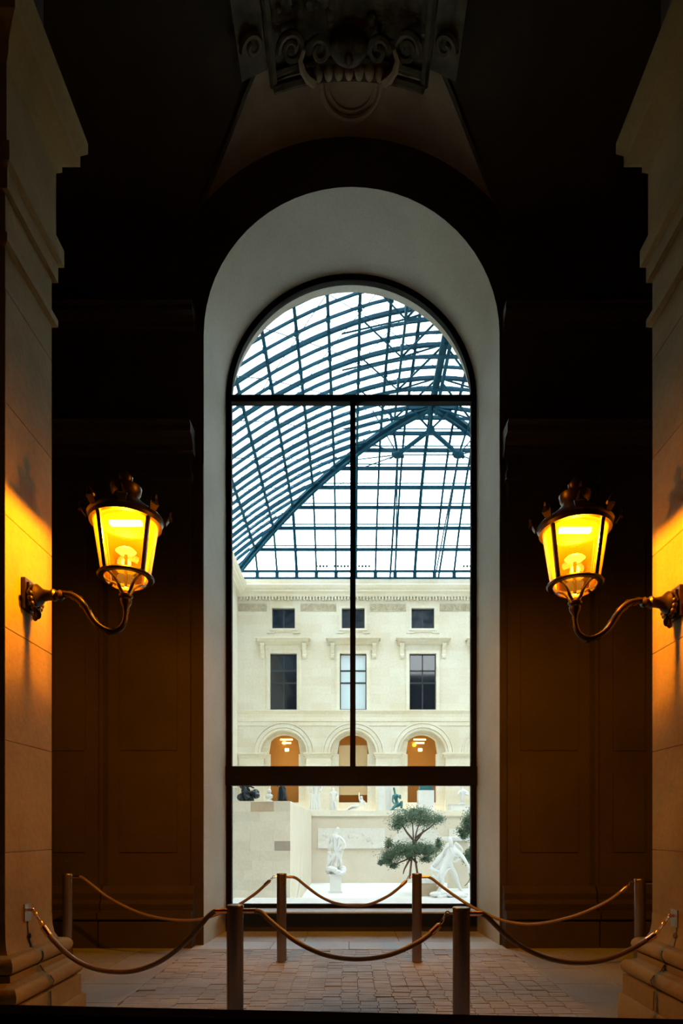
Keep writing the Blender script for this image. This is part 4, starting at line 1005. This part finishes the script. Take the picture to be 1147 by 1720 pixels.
# standing draped figure, centre
DS = 28.0
t = thing('draped_statue', px(563, 1470, DS), 'white marble draped standing statue on a swirling round base, left of the small tree', 'statue')
pts = dict(hip=(564,1427,0,5.5), waist=(563,1416,0,4.6), chest=(562,1406,0,5.2), neck=(564,1398,0,2.4), head=(567,1393,0,3.6), crown=(568,1389,0,3.0),
    l1=(560,1440,0,4.6), l2=(556,1452,0,3.4), l3=(554,1462,0,3.4), r1=(569,1440,-.05,4.4), r2=(572,1450,0,3.0), r3=(572,1461,0,2.8),
    s1=(571,1406,0,3.0), e1=(577,1412,-.1,2.3), w1=(580,1420,-.2,1.9), h1=(576,1427,-.25,1.9), s2=(555,1407,0,3.0), e2=(552,1418,.0,2.4), w2=(553,1428,-.1,2.2), h2=(555,1433,-.1,2.2))
ed = chain('hip','waist','chest','neck','head','crown') + chain('hip','l1','l2','l3') + chain('hip','r1','r2','r3') + chain('chest','s1','e1','w1','h1') + chain('chest','s2','e2','w2','h2')
figure('body', (pts, ed), DS, 'marble', t)
m = MB()
for i, row in enumerate([[(557,1402),(556,1416),(553,1430),(551,1450)], [(570,1406),(568,1422),(560,1436),(551,1448)], [(575,1428),(572,1440),(573,1455)], [(562,1405),(562,1425),(566,1440),(563,1458)], [(574,1424),(566,1432),(556,1444),(550,1455)], [(551,1430),(557,1436),(566,1432)]]):
    P_ = smooth_path([px(x, y, DS) + Vector((0, -0.12, 0)) for x, y in row], 4); m.tube(P_, [0.055 + 0.02*math.sin(j*1.3) for j in range(len(P_))], 7)
m.build('drapery', M['marble'], t, smooth=True)
m = MB()
for i in range(14):
    q = i/14*2*PI; m.ball(px(564, 1462, DS) + Vector((0.34*math.cos(q), 0.3*math.sin(q), 0.12*math.sin(q*2))), 0.15, 7, (1.2, 1, 0.8))
m.build('cloud_base', M['marble'], t, smooth=True)
pedestal(552, 575, 1468, 1499, DS, 'white pedestal under the draped standing statue', 'marble', 0.06)

# figures along the terrace and on the block
def simple_standing(x, yb, h, d, mat, label, nm='standing_statue', lean=0, plinth=True, arm=1):
    t = thing(nm, px(x, yb, d), label, 'statue'); k_ = h/100.0
    def q(a, b, r, o=0): return (x + a*k_ + lean*b/100*k_, yb - b*k_, o, r*k_)
    pts = dict(hip=q(0,50,9), waist=q(0,62,7.5), chest=q(1,74,9.5), neck=q(0,84,3.8), head=q(0,91,6), crown=q(0,97,5), l1=q(-6,36,7), l2=q(-7,22,5), l3=q(-8,5,4), r1=q(6,36,7,-.1), r2=q(8,24,5,-.15), r3=q(7,5,4,0),
               s1=q(12,77,5), e1=q(17,64,4), w1=q(12,54,3.2,-.2), s2=q(-11,77,5), e2=q(-16,64,4), w2=q(-14,50,3.2))
    if arm == 2: pts['w1'] = q(26, 84, 3.2); pts['e1'] = q(20, 74, 4)
    ed = chain('hip','waist','chest','neck','head','crown') + chain('hip','l1','l2','l3') + chain('hip','r1','r2','r3') + chain('chest','s1','e1','w1') + chain('chest','s2','e2','w2')
    figure('body', (pts, ed), d, mat, t)
    s = F/d; m = MB(); c = px(x, yb, d)
    for a in (-7, -2, 3, 8): m.tube([c + Vector((a*k_/s, -5*k_/s, 48*k_/s)), c + Vector((a*1.3*k_/s, -7*k_/s, 25*k_/s)), c + Vector((a*1.5*k_/s, -3*k_/s, 3*k_/s))], [4*k_/s, 4.5*k_/s, 5*k_/s], 6)
    m.build('drapery', M[mat], t, smooth=True)
    m = MB(); m.box(c.x-16*k_/s, c.x+16*k_/s, c.y-12*k_/s, c.y+12*k_/s, c.z-0.001, c.z+4*k_/s); m.build('plinth', M[mat], t)
    return t
DT = 34.3; yT = VY - 1.0*F/DT
def ground_y(z, d): return VY - (z-CH)*F/d
yB = ground_y(TB, 22.0)
simple_standing(529.5, ground_y(TZ, DT), 60, DT, 'marble', 'white marble standing statue on the terrace, directly right of the ashlar block', lean=2)
simple_standing(560, ground_y(TZ, 35.5), 42, 35.5, 'marble', 'small pale standing statue on the terrace, left of the middle arch')
simple_standing(474, yB, 52, 22.0, 'bronze', 'dark bronze standing figure before the left glowing arch', nm='bronze_figure')
# black sculpture group on the block
t = thing('black_sculpture', px(418, yB, 22.0), 'black bronze group sculpture on the far left of the ashlar block', 'statue')
c = px(418, yB, 22.0); s = F/22.0; m = MB(); rnd = random.Random(4)
for i in range(34):
    h = rnd.random(); w_ = 17*(1-h*0.55); m.ball(c + Vector((rnd.uniform(-w_, w_)/s - 2/s*h, rnd.uniform(-0.2, 0.2), (2 + h*36)/s)), rnd.uniform(3.5, 6.5)/s, 7, (1.1, 1, 1))
m.build('rock_mass', M['bronze'], t, smooth=True)
pts = dict(hip=(414,1330,-.2,4), waist=(411,1324,-.25,3.6), chest=(408,1317,-.25,4.4), neck=(408,1311,-.25,1.8), head=(409,1307,-.25,2.8), l1=(421,1333,-.35,3), l2=(430,1331,-.35,2.4), l3=(432,1343,-.35,2), s1=(413,1315,-.3,2.4), e1=(421,1321,-.35,1.9), w1=(430,1325,-.4,1.6), r1=(417,1337,-.3,2.8), r2=(424,1341,-.4,2.2))
figure('seated_figure', (pts, chain('hip','waist','chest','neck','head') + chain('hip','l1','l2','l3') + chain('chest','s1','e1','w1') + chain('hip','r1','r2')), 22.0, 'bronze', t)
# white bust on the block
t = thing('white_bust', px(452, yB, 22.0), 'small white bust between the black group and the bronze figure', 'statue')
c = px(452, yB, 22.0); m = MB(); m.lathe([(0.001,0),(0.13,0),(0.13,0.06),(0.07,0.1),(0.06,0.14),(0.001,0.15)], c, 14); m.build('socle', M['marble'], t, smooth=True)
m = MB(); m.ball(c + Vector((0,0,0.22)), 0.13, 9, (1.1, 0.7, 0.8)); m.tube([c + Vector((0,0,0.22)), c + Vector((0,0,0.34))], 0.055, 8); m.ball(c + Vector((0.01,0,0.40)), 0.085, 9, (0.9, 1, 1.15)); m.ball(c + Vector((0.01,-0.08,0.385)), 0.02, 6)
m.build('head_and_shoulders', M['marble'], t, smooth=True)
pedestal(389, 398, 1323, yB, 22.0, 'white pedestal at the far left edge of the lower pane', 'marble', 0.03)
# reclining figure in front of the middle arch
t = thing('reclining_statue', px(598, ground_y(TZ, 34.0), 34.0), 'white marble reclining statue with one arm raised, before the middle arch', 'statue')
DB = 34.0; pts = dict(hip=(604,1355,0,3.4), waist=(606,1351,0,3.0), chest=(608,1347,0,3.6), neck=(608,1342,0,1.5), head=(607,1339,0,2.4), crown=(607,1336.5,0,1.9),
    l1=(597,1356,0,2.8), l2=(590,1358,0,2.1), l3=(580,1361,0,1.5), r1=(598,1354,-.1,2.6), r2=(591,1354,-.15,2.0), r3=(584,1359,-.1,1.5), s1=(604,1344,-.1,1.7), e1=(603,1338,-.1,1.3), w1=(603,1331,-.1,1.1), s2=(612,1346,.1,1.8), e2=(614,1353,.1,1.4), w2=(613,1360,0,1.2))
figure('body', (pts, chain('hip','waist','chest','neck','head','crown') + chain('hip','l1','l2','l3') + chain('hip','r1','r2','r3') + chain('chest','s1','e1','w1') + chain('chest','s2','e2','w2')), DB, 'marble', t)
a = px(578, 1363, DB); b = px(620, 1361, DB); m = MB(); m.box(a.x, b.x, DB-0.4, DB+0.4, TZ, b.z); m.build('plinth', M['marble'], t)
# display panels, dark figure, pedestals on the terrace
for x0, x1, lab in ((636, 646.5, 'white upright display panel, left of the dark green statue'), (648.5, 657, 'narrow white upright panel touching the dark green statue')):
    a = px(x0, ground_y(TZ, 34.2), 34.2); b = px(x1, 1316, 34.2); t = thing('display_panel', ((a.x+b.x)/2, 34.2, TZ), lab, 'panel')
    m = MB(); m.box(a.x, b.x, 34.15, 34.3, TZ+0.04, b.z); m.build('board', M['marble'], t); m = MB(); m.box(a.x-0.03, b.x+0.03, 34.0, 34.45, TZ, TZ+0.04); m.build('foot', M['marble'], t)
t = thing('green_bronze_statue', px(664, ground_y(TZ, 34.0), 34.0), 'dark green bronze seated figure beside the white panels, just above the small tree', 'statue')
pts = dict(hip=(667,1353,0,4.0), waist=(666,1346,0,3.4), chest=(664,1338,0,3.8), neck=(663,1331,0,1.7), head=(662,1326,0,2.6), crown=(661,1322,0,2.0), l1=(671,1352,-.3,3), l2=(674,1346,-.4,2.4), l3=(673,1359,-.4,2), r1=(661,1356,-.2,3), r2=(658,1360,-.3,2.2), s1=(668,1336,-.1,2.2), e1=(672,1342,-.2,1.8), w1=(671,1335,-.3,1.5), s2=(660,1337,-.1,2.0), e2=(659,1346,-.2,1.7), w2=(662,1351,-.3,1.5))
figure('body', (pts, chain('hip','waist','chest','neck','head','crown') + chain('hip','l1','l2','l3') + chain('hip','r1','r2') + chain('chest','s1','e1','w1') + chain('chest','s2','e2','w2')), 34.0, 'verd', t)
a = px(655, 1363, 34.0); b = px(676, 1360, 34.0); m = MB(); m.box(a.x, b.x, 33.6, 34.4, TZ, b.z); m.build('plinth', M['verd'], t)
pedestal(701, 728, 1328, ground_y(TZ, 34.0), 34.0, 'broad white pedestal before the right glowing arch', 'marble', 0.02)
t = thing('green_bronze_sculpture', px(715, 1328, 34.0), 'green bronze moulded base on top of the broad white pedestal', 'statue')
a = px(704, 1328, 34.0); b = px(725, 1321, 34.0); m = MB(); m.box(a.x, b.x, 33.65, 34.35, a.z, b.z); m.box(a.x-0.04, b.x+0.04, 33.6, 34.4, a.z, a.z+0.06); m.build('base_block', M['verd'], t)
m = MB()
for i in range(10): m.ball(px(707+random.random()*15, 1318-random.random()*12, 34.0), 0.16, 7)
m.build('figure_mass', M['verd'], t, smooth=True)
pedestal(754, 788, 1351, ground_y(TZ, 34.0), 34.0, 'low white pedestal under the white torso', 'marble', 0.03, depth=0.9)
t = thing('marble_torso', px(777, 1351, 34.0), 'white marble twisting torso on the low pedestal at the upper right of the lower pane', 'statue')
pts = dict(base=(776,1348,0,2.2), hip=(775,1343,0,4.0), waist=(776,1336,0,3.8), chest=(778,1330,0,4.8), neck=(776,1324,0,2.0), head=(774,1319,0,2.8), s1=(783,1330,-.1,2.6), e1=(785,1336,-.3,2.0), w1=(779,1334,-.45,1.6), s2=(771,1330,0,2.6), e2=(769,1336,-.1,2.0))
figure('body', (pts, chain('base','hip','waist','chest','neck','head') + chain('chest','s1','e1','w1') + chain('chest','s2','e2')), 34.0, 'marble', t)
m = MB(); c = px(776, 1351, 34.0); m.lathe([(0.001,0),(0.22,0),(0.22,0.05),(0.08,0.08),(0.07,0.16),(0.001,0.17)], c, 14); m.build('socle', M['marble'], t, smooth=True)

# ------------------------------------------------------------------ trees
def leaf_cloud(mb, centers, n, size, rnd):
    for i in range(n):
        c, r = rnd.choice(centers); v = Vector((rnd.gauss(0,1), rnd.gauss(0,1), rnd.gauss(0,1)))*0.52
        p = c + Vector((v.x*r[0], v.y*r[1], v.z*r[2]))
        a = Vector((rnd.gauss(0,1), rnd.gauss(0,1), rnd.gauss(0,1))).normalized()*size*rnd.uniform(0.6, 1.2); b = a.orthogonal().normalized()*size*0.45
        mb._add([p - a, p + b, p + a, p - b], [(0,1,2,3)])
def make_tree(d, clusters, trunks, label, n=9000, size=0.05, seed=1):
    rnd = random.Random(seed); base = px(*trunks[0][0], d)
    t = thing('small_tree', base, label, 'tree')
    m = MB(); cs = []
    for x, y, rx, ry, w_ in clusters:
        cs += [(px(x + rnd.uniform(-3, 3), y + rnd.uniform(-5, 4), d), (rx*d/F*rnd.uniform(0.5, 1), rx*d/F*0.8, ry*d/F*rnd.uniform(0.9, 1.4))) for _ in range(w_*2)]
    leaf_cloud(m, cs, n, size, rnd); f_ = m.build('foliage', M['leaf'], t); f_['kind'] = 'stuff'
    for tr in trunks:
        P_ = smooth_path([px(x, y, d) + Vector((0, rnd.uniform(-0.05,0.05), 0)) for x, y in tr], 4)
        m = MB(); m.tube(P_, [0.055*(1 - 0.7*i/len(P_)) for i in range(len(P_))], 7); m.build('trunk' if tr is trunks[0] or tr is trunks[1] else 'branch', M['trunk'], t, smooth=True)
    return t
make_tree(27.0, [(690,1371,30,9,3),(672,1378,20,8,2),(715,1378,26,9,3),(702,1366,22,7,2),(735,1380,11,7,1),(668,1388,12,7,1),(672,1428,22,10,3),(650,1446,12,5,1),(655,1438,16,8,2),(700,1424,26,9,3),(722,1430,22,9,3),(660,1455,9,4,1),(688,1434,18,7,2),(655,1418,10,6,1),(738,1420,8,7,1),(715,1440,12,5,1),(640,1450,4,3,1)],
          [[(688,1476),(690,1455),(693,1430),(694,1410),(693,1390),(690,1375)], [(703,1478),(699,1455),(696,1430),(698,1405),(704,1385),(715,1372)], [(693,1410),(683,1398),(675,1385),(668,1378)], [(697,1408),(710,1398),(722,1390),(733,1380)], [(692,1440),(682,1444),(668,1450),(660,1454)], [(694,1432),(678,1430),(660,1436)], [(697,1434),(712,1432),(726,1428)], [(690,1440),(680,1458),(677,1468)], [(694,1418),(706,1404),(712,1392)], [(700,1450),(692,1440),(690,1425)]],
          'small feathery green tree with two foliage tiers behind the right far post', 16000, 0.045, 2)
make_tree(28.3, [(786,1385,12,12,3),(796,1378,12,14,3),(800,1395,16,12,3),(777,1398,10,6,2),(792,1436,14,9,3),(803,1440,14,11,3),(783,1443,7,6,1)],
          [[(812,1504),(810,1470),(806,1430),(800,1390)], [(808,1460),(798,1445),(790,1436)], [(804,1420),(795,1400),(786,1388)]], 'dark green bushy tree at the right edge of the lower pane', 7000, 0.06, 5)
t = thing('tree_planter', px(712, 1500, 27.0), 'low planter with pale rim and brown sides under the small tree', 'planter')
a = px(694, 1502, 26.8); b = px(737, 1482, 26.8); m = MB(); m.box(a.x+0.05, b.x-0.05, 26.4, 27.6, CFZ, b.z); m.build('trough', M['blockt'], t)
m = MB(); m.box(a.x, b.x, 26.35, 27.65, b.z, b.z+0.12); m.build('rim', M['marble'], t)
t = thing('leaning_rod', px(496, 1505, 22.0), 'thin white rod leaning near the ashlar block, left of the centre', 'rod')
m = MB(); m.tube([px(495.5, 1528, 22.0) , px(505, 1473, 22.1)], 0.02, 6); m.build('rod', M['marble'], t)
